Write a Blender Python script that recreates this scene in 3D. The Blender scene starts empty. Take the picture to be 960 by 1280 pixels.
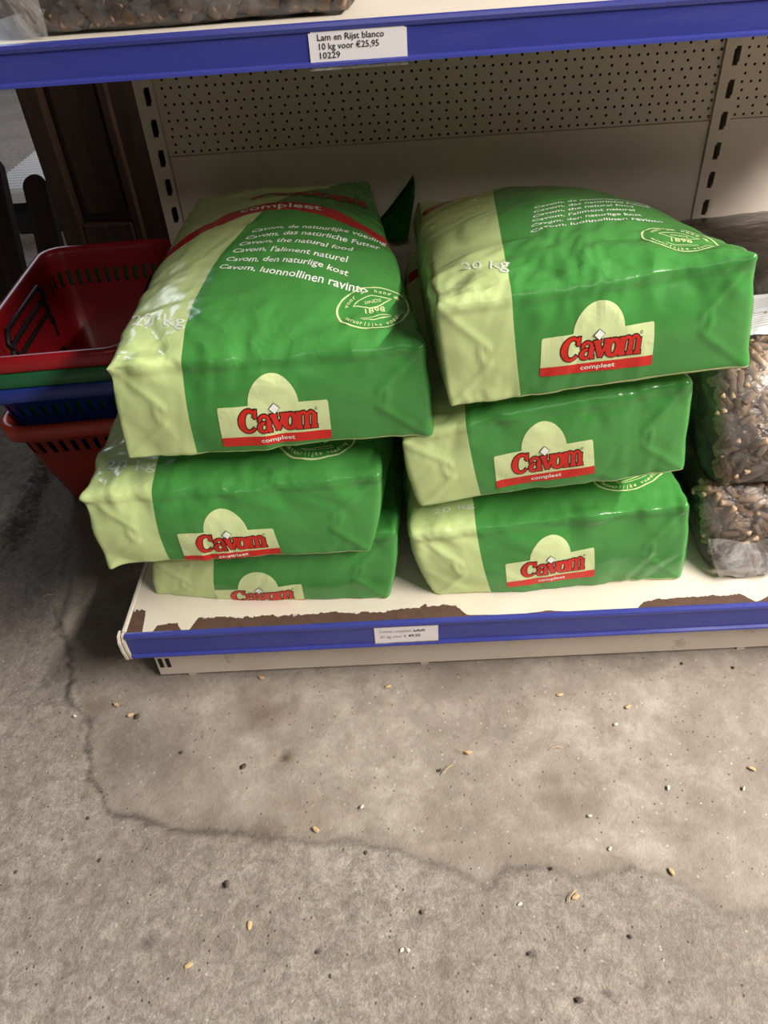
import bpy, bmesh, math, random
import numpy as np
from mathutils import Vector, Matrix

scene = bpy.context.scene
COL = scene.collection
PI = math.pi

# ---------------------------------------------------------------- camera
cam_data = bpy.data.cameras.new('camera')
cam_data.sensor_fit = 'VERTICAL'
cam_data.sensor_height = 36.0
cam_data.lens = 942.15 / 1280.0 * 36.0
cam_data.clip_start = 0.02
cam = bpy.data.objects.new('camera', cam_data)
COL.objects.link(cam)
_rt = Vector((0.99815245, -0.01119796, -0.05971847))
_up = Vector((0.05288047, 0.64414293, 0.76307506))
_fw = Vector((-0.02992235, 0.76482318, -0.64354499))
cam.matrix_world = Matrix(((_rt.x, _up.x, -_fw.x, 0.41084),
                           (_rt.y, _up.y, -_fw.y, -0.70120),
                           (_rt.z, _up.z, -_fw.z, 0.92635),
                           (0, 0, 0, 1)))
scene.camera = cam

# ---------------------------------------------------------------- light
world = bpy.data.worlds.new('world')
scene.world = world
world.use_nodes = True
bg = world.node_tree.nodes['Background']
bg.inputs['Color'].default_value = (0.80, 0.84, 1.0, 1)
bg.inputs['Strength'].default_value = 0.024


def area(name, loc, target, sx, sy, power, color):
    l = bpy.data.lights.new(name, 'AREA')
    l.shape = 'RECTANGLE'
    l.size, l.size_y = sx, sy
    l.energy = power
    l.color = color
    o = bpy.data.objects.new(name, l)
    COL.objects.link(o)
    o.location = loc
    d = Vector(target) - Vector(loc)
    o.rotation_euler = d.to_track_quat('-Z', 'Y').to_euler()
    return o


# ceiling tube lamp running along the aisle, above the photographer
tube = area('ceiling_tube_light', (2.9, -0.80, 2.60), (1.9, -0.5, 0.0), 3.2, 0.07, 345, (1.0, 0.94, 0.86))
front_fill = area('aisle_tube_light', (0.6, -3.6, 2.7), (0.3, 0.0, 0.2), 2.0, 0.3, 14, (1.0, 0.94, 0.86))  # added fill from behind the camera, brightens the front faces
# the daylight that falls on the floor beyond the shelving
day = area('daylight_opening', (-1.9, 4.6, 2.6), (-1.2, 2.6, 0.0), 1.6, 1.2, 42, (0.80, 0.86, 1.0))

scene.view_settings.view_transform = 'Standard'
scene.view_settings.look = 'None'
scene.view_settings.exposure = 0.0
scene.view_settings.gamma = 1.0
scene.view_settings.use_curve_mapping = False


# ---------------------------------------------------------------- helpers
def srgb(r, g, b):
    f = lambda c: (c / 255) / 12.92 if c / 255 <= 0.04045 else ((c / 255 + 0.055) / 1.055) ** 2.4
    return (f(r), f(g), f(b), 1.0)


def tag(o, label=None, cat=None, group=None, kind=None):
    if label: o['label'] = label
    if cat: o['category'] = cat
    if group: o['group'] = group
    if kind: o['kind'] = kind
    return o


def empty(name, loc=(0, 0, 0), rz=0.0):
    o = bpy.data.objects.new(name, None)
    o.empty_display_size = 0.05
    COL.objects.link(o)
    o.location = loc
    o.rotation_euler = (0, 0, rz)
    return o


def link_mesh(name, me, mats, parent=None, smooth=False):
    o = bpy.data.objects.new(name, me)
    COL.objects.link(o)
    if not isinstance(mats, (list, tuple)):
        mats = [mats]
    for m in mats:
        me.materials.append(m)
    if parent is not None:
        o.parent = parent
    if smooth:
        for p in me.polygons:
            p.use_smooth = True
    return o


def obj_bm(name, bm, mats, parent=None, smooth=False):
    me = bpy.data.meshes.new(name)
    bm.normal_update()
    bm.to_mesh(me)
    bm.free()
    return link_mesh(name, me, mats, parent, smooth)


def add_box(bm, x0, x1, y0, y1, z0, z1, mi=0, bevel=0.0):
    vs = [bm.verts.new((x, y, z)) for z in (z0, z1) for y in (y0, y1) for x in (x0, x1)]
    fs = [(0, 2, 3, 1), (4, 5, 7, 6), (0, 1, 5, 4), (2, 6, 7, 3), (0, 4, 6, 2), (1, 3, 7, 5)]
    faces = [bm.faces.new([vs[i] for i in f]) for f in fs]
    for f in faces:
        f.material_index = mi
    if bevel > 0:
        es = list({e for f in faces for e in f.edges})
        bmesh.ops.bevel(bm, geom=es, offset=bevel, segments=2, affect='EDGES', profile=0.5)
    return faces


def add_prism_x(bm, prof, x0, x1, mi=0):
    """closed (y,z) profile swept along x"""
    a = [bm.verts.new((x0, y, z)) for y, z in prof]
    b = [bm.verts.new((x1, y, z)) for y, z in prof]
    n = len(prof)
    fs = [bm.faces.new((a[i], a[(i + 1) % n], b[(i + 1) % n], b[i])) for i in range(n)]
    fs.append(bm.faces.new(a[::-1]))
    fs.append(bm.faces.new(b))
    for f in fs:
        f.material_index = mi
    bmesh.ops.recalc_face_normals(bm, faces=fs)
    return fs


def add_tube(bm, pts, r, seg=8, mi=0):
    pts = [Vector(p) for p in pts]
    rings = []
    for i, p in enumerate(pts):
        t = (pts[min(i + 1, len(pts) - 1)] - pts[max(i - 1, 0)]).normalized()
        u = t.cross(Vector((0, 0, 1)))
        if u.length < 1e-4:
            u = t.cross(Vector((0, 1, 0)))
        u.normalize()
        w = t.cross(u)
        rings.append([bm.verts.new(p + (u * math.cos(2 * PI * k / seg) + w * math.sin(2 * PI * k / seg)) * r) for k in range(seg)])
    fs = []
    for a, b in zip(rings[:-1], rings[1:]):
        for k in range(seg):
            fs.append(bm.faces.new((a[k], a[(k + 1) % seg], b[(k + 1) % seg], b[k])))
    fs.append(bm.faces.new(rings[0]))
    fs.append(bm.faces.new(rings[-1][::-1]))
    for f in fs:
        f.material_index = mi
    bmesh.ops.recalc_face_normals(bm, faces=fs)


# ---------------------------------------------------------------- node helpers
class N:
    def __init__(s, name):
        s.m = bpy.data.materials.new(name)
        s.m.use_nodes = True
        s.t = s.m.node_tree
        s.b = s.t.nodes['Principled BSDF']
        s.out = s.t.nodes['Material Output']

    def node(s, typ, **kw):
        n = s.t.nodes.new(typ)
        for k, v in kw.items():
            setattr(n, k, v)
        return n

    def set(s, sock, v):
        if hasattr(v, 'is_output') or isinstance(v, bpy.types.NodeSocket):
            s.t.links.new(v, sock)
        else:
            sock.default_value = v

    def math(s, op, a, b=0.0, c=0.0):
        n = s.node('ShaderNodeMath', operation=op)
        s.set(n.inputs[0], a); s.set(n.inputs[1], b); s.set(n.inputs[2], c)
        return n.outputs[0]

    def mix(s, f, a, b):
        n = s.node('ShaderNodeMix', data_type='RGBA')
        s.set(n.inputs[0], f); s.set(n.inputs[6], a); s.set(n.inputs[7], b)
        return n.outputs[2]

    def noise(s, scale, detail=4, rough=0.55, vec=None, typ='Fac', dist=0.0):
        n = s.node('ShaderNodeTexNoise')
        n.inputs['Scale'].default_value = scale
        n.inputs['Detail'].default_value = detail
        n.inputs['Roughness'].default_value = rough
        n.inputs['Distortion'].default_value = dist
        if vec is not None: s.t.links.new(vec, n.inputs['Vector'])
        return n.outputs[typ if typ == 'Color' else 0]

    def ramp(s, f, stops, interp='LINEAR'):
        n = s.node('ShaderNodeValToRGB')
        n.color_ramp.interpolation = interp
        e = n.color_ramp.elements
        e.remove(e[1])
        for k, (p, c) in enumerate(stops):
            el = e[0] if k == 0 else e.new(p)
            el.position = p
            el.color = c if isinstance(c, (tuple, list)) else (c, c, c, 1)
        s.t.links.new(f, n.inputs[0])
        return n.outputs[0]

    def obj(s):
        return s.node('ShaderNodeTexCoord').outputs['Object']

    def xyz(s, vec):
        n = s.node('ShaderNodeSeparateXYZ')
        s.t.links.new(vec, n.inputs[0])
        return n.outputs

    def uv(s, name):
        return s.node('ShaderNodeUVMap', uv_map=name).outputs[0]

    def bump(s, h, strength=0.3, dist=0.002):
        n = s.node('ShaderNodeBump')
        n.inputs['Strength'].default_value = strength
        n.inputs['Distance'].default_value = dist
        s.t.links.new(h, n.inputs['Height'])
        s.t.links.new(n.outputs[0], s.b.inputs['Normal'])
        return n.outputs[0]

    def base(s, col, rough=0.5, metal=0.0, spec=0.5):
        s.set(s.b.inputs['Base Color'], col)
        s.set(s.b.inputs['Roughness'], rough)
        s.set(s.b.inputs['Metallic'], metal)
        s.set(s.b.inputs['Specular IOR Level'], spec)
        return s


def mat_plain(name, rgb, rough=0.5, noise_amt=0.12, scale=40, metal=0.0, bump=0.0):
    n = N(name)
    c = srgb(*rgb)
    d = tuple(x * (1 - noise_amt) for x in c[:3]) + (1,)
    f = n.noise(scale, 5, 0.6, n.obj())
    n.base(n.mix(f, d, c), rough, metal)
    if bump: n.bump(f, bump, 0.001)
    return n.m


# numpy value noise
def _hash(ix, iy, iz, seed):
    h = (ix.astype(np.int64) * 374761393 + iy.astype(np.int64) * 668265263 + iz.astype(np.int64) * 2147483647 + seed * 1274126177) & 0xFFFFFFFF
    h = ((h ^ (h >> 13)) * 1274126177) & 0xFFFFFFFF
    return ((h ^ (h >> 16)) & 0xFFFF) / 32767.5 - 1.0


def vnoise(p, seed=0):
    i = np.floor(p).astype(np.int64)
    f = p - i
    f = f * f * f * (f * (f * 6 - 15) + 10)
    r = 0
    for dx in (0, 1):
        wx = f[..., 0] if dx else 1 - f[..., 0]
        for dy in (0, 1):
            wy = f[..., 1] if dy else 1 - f[..., 1]
            for dz in (0, 1):
                wz = f[..., 2] if dz else 1 - f[..., 2]
                r = r + wx * wy * wz * _hash(i[..., 0] + dx, i[..., 1] + dy, i[..., 2] + dz, seed)
    return r


def lnoise(p, seed=0, ang=0.6):
    """facetted noise: the same lattice read with straight interpolation, on a turned grid"""
    c, sn = math.cos(ang), math.sin(ang)
    x = p[..., 0] * c - p[..., 1] * sn; y = p[..., 0] * sn + p[..., 1] * c
    z = p[..., 2] * .8 + .5 * x; x = x - .35 * p[..., 2]
    q = np.stack([x, y, z], -1)
    i = np.floor(q).astype(np.int64)
    f = q - i
    # split every cell into tetrahedra: sort the fractions so each facet is flat
    o = np.argsort(-f, axis=-1)
    fs = np.take_along_axis(f, o, -1)
    cur = i.copy()
    w = [1 - fs[..., 0], fs[..., 0] - fs[..., 1], fs[..., 1] - fs[..., 2], fs[..., 2]]
    r = w[0] * _hash(cur[..., 0], cur[..., 1], cur[..., 2], seed)
    for k in range(3):
        step = np.zeros_like(cur)
        np.put_along_axis(step, o[..., k:k + 1], 1, -1)
        cur = cur + step
        r = r + w[k + 1] * _hash(cur[..., 0], cur[..., 1], cur[..., 2], seed)
    return r


def fbm(p, oct=4, seed=0):
    s, a, t = 0, 1.0, 0
    for k in range(oct):
        s = s + a * vnoise(p * 2 ** k + 17.3 * k, seed + k)
        t += a
        a *= 0.5
    return s / t
# ---------------------------------------------------------------- sack geometry
class Sack:
    """A filled sack lying on its side: eight corners, bulges, rounded edges, wrinkles.
    a runs across, b from the end panel (0) to the back (1), c from bottom (0) to top (1)."""
    def __init__(s, F, B, r=0.007, top=0.03, bot=0.004, front=0.010, side=0.018, seed=1, wr=1.0, humps=(), bnd=0.24, bcurve=0.30, arc=0.74, ears=()):
        s.ears = ears
        s.C = np.array([F['bl'], F['br'], F['tl'], F['tr'], B['bl'], B['br'], B['tl'], B['tr']], float)
        C = s.C
        s.W = np.linalg.norm(C[1] - C[0]); s.D = np.linalg.norm(C[6] - C[2]); s.H = 0.5 * (np.linalg.norm(C[2] - C[0]) + np.linalg.norm(C[3] - C[1]))
        s.r, s.top, s.bot, s.front, s.side, s.seed, s.wr, s.humps = r, top, bot, front, side, seed, wr, humps
        s.bnd, s.bcurve, s.arc = bnd, bcurve, arc
        u = lambda v: v / np.linalg.norm(v)
        s.ex = u(C[1] - C[0] + C[3] - C[2]); s.ez = u(C[2] - C[0] + C[3] - C[1])
        s.ey = u(C[6] - C[2] + C[7] - C[3])

    def P(s, a, b, c, off=0.0):
        a, b, c = np.broadcast_arrays(np.asarray(a, float), np.asarray(b, float), np.asarray(c, float))
        dim = np.array([s.W, s.D, s.H])
        p = np.stack([a, b, c], -1) * dim
        r = s.r
        q = np.minimum(np.maximum(p, r), dim - r)
        d = p - q
        L = np.linalg.norm(d, axis=-1, keepdims=True)
        n = d / np.maximum(L, 1e-9)
        p2 = q + n * np.minimum(L, r) if False else q + n * r
        t = p2 / dim
        A, Bb, Cc = t[..., 0:1], t[..., 1:2], t[..., 2:3]
        C = s.C
        w = lambda ia, ib, ic: (A if ia else 1 - A) * (Bb if ib else 1 - Bb) * (Cc if ic else 1 - Cc)
        X = (w(0, 0, 0) * C[0] + w(1, 0, 0) * C[1] + w(0, 0, 1) * C[2] + w(1, 0, 1) * C[3] +
             w(0, 1, 0) * C[4] + w(1, 1, 0) * C[5] + w(0, 1, 1) * C[6] + w(1, 1, 1) * C[7])
        sa = np.sin(PI * np.clip(A, 0, 1)); sb = np.sin(PI * np.clip(Bb, 0, 1)); sc = np.sin(PI * np.clip(Cc, 0, 1))
        bb = np.clip(Bb, 0, 1)
        z = s.top * sa ** 0.75 * (1 - (1 - np.minimum(bb / 0.42, 1)) ** 2) * (1 - np.clip((bb - .55) / .45, 0, 1) ** 2) * Cc
        z = z - s.bot * sa * sb * (1 - Cc)
        for (ha, hb, wa, wb, hh) in s.humps:
            z = z + hh * np.exp(-((A - ha) / wa) ** 2 - ((Bb - hb) / wb) ** 2) * Cc
        y = -s.front * sa ** 0.6 * sc * (1 - bb) ** 3
        y = y + s.front * 1.5 * sa * sc * bb ** 3
        x = s.side * sc * (0.25 + 0.75 * np.clip(bb / .25, 0, 1)) * (2 * A - 1)
        X = X + z * np.array([0, 0, 1.0]) + y * s.ey + x * s.ex
        for (ea, ec, dx, dy, dz, w) in s.ears:
            g = np.exp(-(((A - ea) * s.W) ** 2 + (Bb * s.D) ** 2 + ((Cc - ec) * s.H) ** 2) / (w * w))
            X = X + g * np.array([dx, dy, dz])
        nw = n[..., 0:1] * s.ex + n[..., 1:2] * s.ey + n[..., 2:3] * s.ez
        nw = nw / np.maximum(np.linalg.norm(nw, axis=-1, keepdims=True), 1e-9)
        h = s.wrinkle(p2, t, n)
        return X + nw * (h + np.asarray(off, float))[..., None]

    def wrinkle(s, p, t, n):
        sd = s.seed
        warp = np.stack([vnoise(p * 9 + 3.1, sd), vnoise(p * 9 + 9.7, sd + 1), vnoise(p * 9 + 5.3, sd + 2)], -1) * 0.05
        q = p + warp
        sm = vnoise(p * 8.0, sd + 5)
        f1 = lnoise(q * np.array([24., 21., 22.]), sd + 6, .6 + .1 * sd)
        f2 = lnoise(q * np.array([58., 50., 52.]) + 4.0, sd + 7, 1.3 + .07 * sd)
        f3 = -np.abs(lnoise(q * np.array([11., 12., 11.]) + 8.0, sd + 8, 2.1 + .05 * sd))
        f4 = np.abs(lnoise(q * np.array([34., 9., 12.]) + 2.0, sd + 9, .25))
        frontn = np.clip(-n[..., 1], 0, 1)
        crest = np.exp(-(t[..., 1] / 0.17) ** 2) * np.clip((t[..., 2] - .62) / .3, 0, 1)
        low = np.exp(-(t[..., 2] / .25) ** 2) * frontn
        amp = 0.50 + 1.15 * crest + .5 * low
        h = 0.0028 * sm + amp * (0.0023 * f1 + 0.0011 * f2 + 0.0036 * (f3 + .3) + 0.0024 * (f4 - .3))
        # folded triangles of the block bottom end and the seam above the crest
        front = np.clip(-n[..., 1], 0, 1) ** 2
        a, c = t[..., 0], t[..., 2]
        for sgn in (0, 1):
            aa = a if sgn == 0 else 1 - a
            l1 = np.abs(aa - 0.155 - 0.02 * np.sin(c * 9)) * s.W
            l2 = np.abs((c - 1) + (aa / 0.155) * 0.42) * s.H * .55
            l3 = np.abs(c - (aa / 0.155) * 0.38) * s.H * .55
            m1 = np.exp(-(l1 / .0028) ** 2) * ((c > .36) & (c < .6))
            m2 = np.exp(-(l2 / .003) ** 2) * (aa < .165)
            m3 = np.exp(-(l3 / .003) ** 2) * (aa < .165)
            h = h + 0.0015 * front * np.maximum(m1, np.maximum(m2, m3))
        topn = np.clip(n[..., 2], 0, 1) ** 2
        seam = (t[..., 1] - .17 - 0.01 * np.sin(a * 7)) * s.D
        h = h + topn * 0.0016 * (1 / (1 + np.exp(seam / .0012)) - .5)
        seamf = (c - .90) * s.H
        h = h + front * 0.0014 * (1 / (1 + np.exp(-seamf / .001)) - .5)
        return h * s.wr

    def U(s, a, v, off=0.0):
        """unrolled print coordinates: v<0 underside, 0..1 end panel, >1 top (v-1 = b)"""
        a, v = np.broadcast_arrays(np.asarray(a, float), np.asarray(v, float))
        b = np.where(v > 1, v - 1, np.where(v < 0, -v * s.H / s.D, 0.0))
        c = np.where(v > 1, 1.0, np.where(v < 0, 0.0, v))
        return s.P(a, b, c, off)
# measured sack corners (metres) and print quads (across, along)
SACKS = {
    'left_bottom': {'F': {'bl': [0.033, 0.072, 0.117], 'br': [0.38, 0.04, 0.138], 'tl': [0.046, 0.072, 0.207], 'tr': [0.396, 0.05, 0.26]}, 'B': {'bl': (0.03, 0.7, 0.142), 'br': (0.4, 0.7, 0.142), 'tl': (0.03, 0.7, 0.235), 'tr': (0.4, 0.7, 0.235)}, 'kw': {'seed': 11, 'top': 0.012, 'front': 0.012, 'bot': 0.0, 'bnd': 0.27}, 'prints': {'label': [(0.269, 0.392), (0.628, 0.422), (0.648, -0.008000000000000007), (0.279, -0.03799999999999998)]}},
    'left_middle': {'F': {'bl': [0.006, 0.03, 0.238], 'br': [0.361, 0.03, 0.24], 'tl': [-0.002, 0.05, 0.349], 'tr': [0.383, 0.05, 0.357]}, 'B': {'bl': (0.0, 0.7, 0.24), 'br': (0.4, 0.7, 0.24), 'tl': (0.0, 0.7, 0.375), 'tr': (0.4, 0.7, 0.375)}, 'kw': {'seed': 23, 'top': 0.035, 'bnd': 0.24, 'ears': ((0, 1, -0.007, -0.003, -0.001, 0.013), (0, 0, -0.002, -0.002, -0.006, 0.014))}, 'prints': {'label': [(0.303, 0.477), (0.634, 0.462), (0.663, 0.07), (0.3, 0.005)], 'weight': [(0.047, 1.105), (0.238, 1.079), (0.241, 1.035), (0.05, 1.059)], 'seal': [(0.616, 1.164), (0.919, 1.194), (0.903, 1.039), (0.663, 1.031)]}},
    'left_top': {'F': {'bl': [0.07, 0.05, 0.395], 'br': [0.444, 0.05, 0.41], 'tl': [0.078, 0.06, 0.523], 'tr': [0.443, 0.06, 0.529]}, 'B': {'bl': (0.07, 0.7, 0.415), 'br': (0.372, 0.7, 0.415), 'tl': (0.07, 0.7, 0.51), 'tr': (0.372, 0.7, 0.515)}, 'kw': {'seed': 37, 'side': 0.008, 'top': 0.048, 'bnd': 0.24, 'bcurve': 0.7, 'arc': 0.45, 'ears': ((0, 1, -0.007, -0.003, 0.001, 0.013), (1, 0, 0.003, -0.002, -0.002, 0.02))}, 'prints': {'label': [(0.334, 0.538), (0.681, 0.533), (0.684, 0.075), (0.334, 0.106)], 'weight': [(0.0, 1.212), (0.238, 1.129), (0.241, 1.077), (0.041, 1.115)], 'lines': [(0.438, 1.453), (1.0, 1.501), (0.872, 1.137), (0.316, 1.26)], 'seal': [(0.728, 1.158), (0.997, 1.236), (0.978, 1.055), (0.738, 1.025)], 'band': [(0.35, 1.622), (0.72, 1.612), (0.72, 1.562), (0.35, 1.572)], 'top': [(0.36, 1.8), (0.93, 1.8), (0.95, 1.655), (0.34, 1.655)]}},
    'right_bottom': {'F': {'bl': [0.443, 0.042, 0.13], 'br': [0.795, 0.05, 0.139], 'tl': [0.414, 0.05, 0.254], 'tr': [0.778, 0.05, 0.28]}, 'B': {'bl': (0.43, 0.7, 0.142), 'br': (0.8, 0.7, 0.142), 'tl': (0.43, 0.7, 0.27), 'tr': (0.8, 0.7, 0.27)}, 'kw': {'seed': 41, 'top': 0.03, 'bot': 0.0, 'bnd': 0.24}, 'prints': {'label': [(0.322, 0.503), (0.653, 0.608), (0.65, 0.201), (0.309, 0.156)], 'weight': [(0.088, 1.057), (0.241, 1.067), (0.244, 1.047), (0.084, 1.037)], 'seal': [(0.688, 1.146), (1.0, 1.196), (0.953, 1.063), (0.684, 1.043)]}},
    'right_middle': {'F': {'bl': [0.428, 0.045, 0.302], 'br': [0.76, 0.045, 0.338], 'tl': [0.405, 0.05, 0.398], 'tr': [0.743, 0.05, 0.468]}, 'B': {'bl': (0.44, 0.7, 0.29), 'br': (0.8, 0.7, 0.29), 'tl': (0.44, 0.7, 0.39), 'tr': (0.8, 0.7, 0.39)}, 'kw': {'seed': 53, 'side': 0.008, 'top': 0.03, 'bnd': 0.24, 'humps': ((0.35, 0, 0.35, 0.3, 0.014),)}, 'prints': {'label': [(0.316, 0.553), (0.663, 0.583), (0.666, 0.171), (0.306, 0.126)]}},
    'right_top': {'F': {'bl': [0.465, 0.03, 0.457], 'br': [0.792, 0.03, 0.492], 'tl': [0.45, 0.04, 0.582], 'tr': [0.774, 0.04, 0.615]}, 'B': {'bl': (0.46, 0.68, 0.4), 'br': (0.84, 0.68, 0.4), 'tl': (0.46, 0.68, 0.485), 'tr': (0.84, 0.68, 0.445)}, 'kw': {'seed': 67, 'side': 0.01, 'top': 0.055, 'bnd': 0.25, 'bcurve': 0.12, 'ears': ((1, 1, 0.004, -0.003, 0.003, 0.014), (1, 0, 0.003, -0.002, -0.002, 0.015))}, 'prints': {'label': [(0.334, 0.573), (0.688, 0.578), (0.684, 0.166), (0.319, 0.216)], 'weight': [(0.106, 1.152), (0.266, 1.109), (0.253, 1.045), (0.1, 1.101)], 'lines': [(0.394, 1.33), (0.85, 1.415), (0.844, 1.212), (0.347, 1.192)], 'seal': [(0.713, 1.204), (0.959, 1.135), (0.922, 1.029), (0.688, 1.067)], 'top': [(0.131, 1.8), (0.356, 1.555), (0.347, 1.501), (0.069, 1.756)]}},
}
# ---------------------------------------------------------------- materials
def mat_sack():
    n = N('printed_sack_film')
    p = n.xyz(n.uv('Print')); q = n.xyz(n.uv('Arc'))
    green = srgb(72, 142, 68); pale = srgb(198, 216, 150); red = srgb(176, 30, 40)
    nz = n.noise(35, 4, 0.6, n.obj())
    g2 = n.mix(n.math('MULTIPLY', nz, 0.5), green, srgb(60, 130, 58))
    p2 = n.mix(n.math('MULTIPLY', nz, 0.5), pale, srgb(186, 205, 136))
    is_pale = n.math('LESS_THAN', p[0], 0.0)
    low = n.math('LESS_THAN', p[1], 0.035)
    is_pale = n.math('MAXIMUM', is_pale, low)
    col = n.mix(is_pale, g2, p2)
    arc = n.math('MULTIPLY', n.math('GREATER_THAN', q[0], 0.0), n.math('LESS_THAN', q[0], 0.066))
    col = n.mix(arc, col, red)
    n.base(col, 0.30, 0.0, 0.5)
    r = n.noise(22, 3, 0.5, n.obj())
    n.set(n.b.inputs['Roughness'], n.math('MULTIPLY_ADD', r, 0.22, 0.12))
    # crisp little dents where the film is folded over the end panel, fainter elsewhere
    wv = n.node('ShaderNodeVectorMath', operation='MULTIPLY_ADD')
    nc = n.noise(9, 2, 0.5, n.obj(), 'Color')
    n.t.links.new(nc, wv.inputs[0]); wv.inputs[1].default_value = (.06, .06, .06); n.t.links.new(n.obj(), wv.inputs[2])
    vo = n.node('ShaderNodeTexVoronoi'); vo.inputs['Scale'].default_value = 26
    n.t.links.new(wv.outputs[0], vo.inputs['Vector'])
    vo2 = n.node('ShaderNodeTexVoronoi'); vo2.inputs['Scale'].default_value = 58
    n.t.links.new(wv.outputs[0], vo2.inputs['Vector'])
    d = n.math('ABSOLUTE', n.math('SUBTRACT', p[1], 1.03))
    near = n.math('SMOOTH_MAX', n.math('SUBTRACT', 1.0, n.math('MULTIPLY', d, 5.0)), 0.16, 0.1)
    v = n.math('ADD', vo.outputs['Distance'], n.math('MULTIPLY', vo2.outputs['Distance'], 0.35))
    v = n.math('MULTIPLY', v, near)
    n.bump(v, 0.38, 0.009)
    return n.m


M = {}
M['sack'] = mat_sack()


def print_mat(name, rgb, rough=0.33):
    n = N(name)
    n.base(srgb(*rgb), rough)
    v = n.noise(46, 5, 0.62, n.obj(), dist=0.8)
    n.bump(v, 0.12, 0.004)
    return n.m


M['pale'] = print_mat('print_pale_green', (210, 224, 164))
M['red'] = print_mat('print_red', (206, 38, 26))
M['black'] = print_mat('print_black', (26, 20, 18))
M['white'] = print_mat('print_white', (236, 240, 232))
M['weight'] = print_mat('print_silver_white', (226, 232, 216))
M['darkred'] = print_mat('print_dark_red', (168, 30, 36))


def mat_cream(name, rgb, rough=0.45, dirt=0.25):
    n = N(name)
    c = srgb(*rgb)
    f = n.noise(5, 6, 0.65, n.obj())
    s = n.ramp(f, [(0.35, 0.0), (0.75, 1.0)])
    dk = tuple(x * (1 - dirt) for x in c[:3]) + (1,)
    spk = n.ramp(n.noise(60 if dirt < .2 else 26, 4, 0.7, n.obj()), [(0.70 if dirt < .2 else .62, 0.0), (0.76 if dirt < .2 else .70, 1.0)])
    col = n.mix(s, c, dk)
    col = n.mix(n.math('MULTIPLY', spk, 0.35), col, srgb(96, 66, 48))
    n.base(col, rough)
    return n.m


M['cream'] = mat_cream('cream_enamel', (216, 206, 192), 0.4, 0.12)
M['panel'] = mat_cream('cream_panel', (226, 212, 200), 0.5, 0.10)
M['kick'] = mat_cream('dirty_cream_enamel', (206, 192, 178), 0.5, 0.25)
M['hole_black'] = mat_plain('shelf_interior_black', (14, 12, 11), 0.8)


def mat_deck():
    """white enamel, chipped to rust along the front edge"""
    n = N('chipped_white_enamel')
    v = n.obj(); s = n.xyz(v)
    c = srgb(216, 206, 192)
    f = n.noise(7, 5, 0.6, v)
    col = n.mix(n.ramp(f, [(0.4, 0.0), (0.8, 0.5)]), c, srgb(206, 190, 170))
    # how far the chipped band reaches back from the front edge, along the shelf
    x01 = n.math('DIVIDE', s[0], 1.2)
    st = [(0.0, .60), (.024, .60), (.027, .0), (.040, .0), (.043, .16), (.068, .20), (.072, 0.), (.084, 0), (.088, .30), (.16, .27), (.25, .26),
          (.30, .22), (.36, .34), (.395, .30), (.405, .05), (.46, .0), (.50, .06), (.53, .0), (.60, .0), (.61, .20), (.66, .22), (.72, .24), (.735, .02), (.76, .22), (1.0, .26)]
    h = n.ramp(x01, [(a, b) for a, b in st])
    j = n.noise(75, 5, 0.7, v)
    j2 = n.noise(16, 3, 0.6, v)
    reach = n.math('MULTIPLY', h, n.math('MULTIPLY_ADD', j, 0.9, n.math('MULTIPLY_ADD', j2, 0.6, 0.30)))
    depth = n.math('MULTIPLY', s[1], 14.0)
    mask = n.math('LESS_THAN', depth, reach)
    mask = n.math('MULTIPLY', mask, n.math('GREATER_THAN', h, 0.012))
    rust = n.mix(n.noise(90, 5, 0.7, v), srgb(58, 38, 30), srgb(104, 76, 60))
    n.base(n.mix(mask, col, rust), 0.4)
    n.set(n.b.inputs['Roughness'], n.math('MULTIPLY_ADD', mask, 0.5, 0.36))
    n.bump(n.math('MULTIPLY', mask, -1.0), 0.5, 0.001)
    return n.m


M['deck'] = mat_deck()


def mat_blue():
    n = N('blue_plastic_rail')
    v = n.obj()
    mp = n.node('ShaderNodeMapping'); mp.inputs['Scale'].default_value = (0.12, 1, 1)
    n.t.links.new(v, mp.inputs[0])
    st = n.ramp(n.noise(60, 4, 0.6, mp.outputs[0]), [(0.45, 0.0), (0.8, 1.0)])
    sc = n.ramp(n.noise(38, 6, 0.75, v), [(0.66, 0.0), (0.72, 1.0)])
    col = n.mix(n.math('MULTIPLY', st, 0.25), srgb(56, 62, 140), srgb(74, 78, 150))
    col = n.mix(n.math('MULTIPLY', sc, 0.35), col, srgb(130, 132, 176))
    n.base(col, 0.28)
    n.set(n.b.inputs['Roughness'], n.math('MULTIPLY_ADD', st, 0.15, 0.22))
    return n.m


M['blue'] = mat_blue()
M['cardpaper'] = mat_plain('price_card_paper', (226, 222, 224), 0.5, 0.04, 30)
M['ink'] = mat_plain('price_ink', (44, 44, 50), 0.6, 0.05)
M['ink_faded'] = mat_plain('faded_price_ink', (176, 168, 170), 0.6, 0.05)


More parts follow.
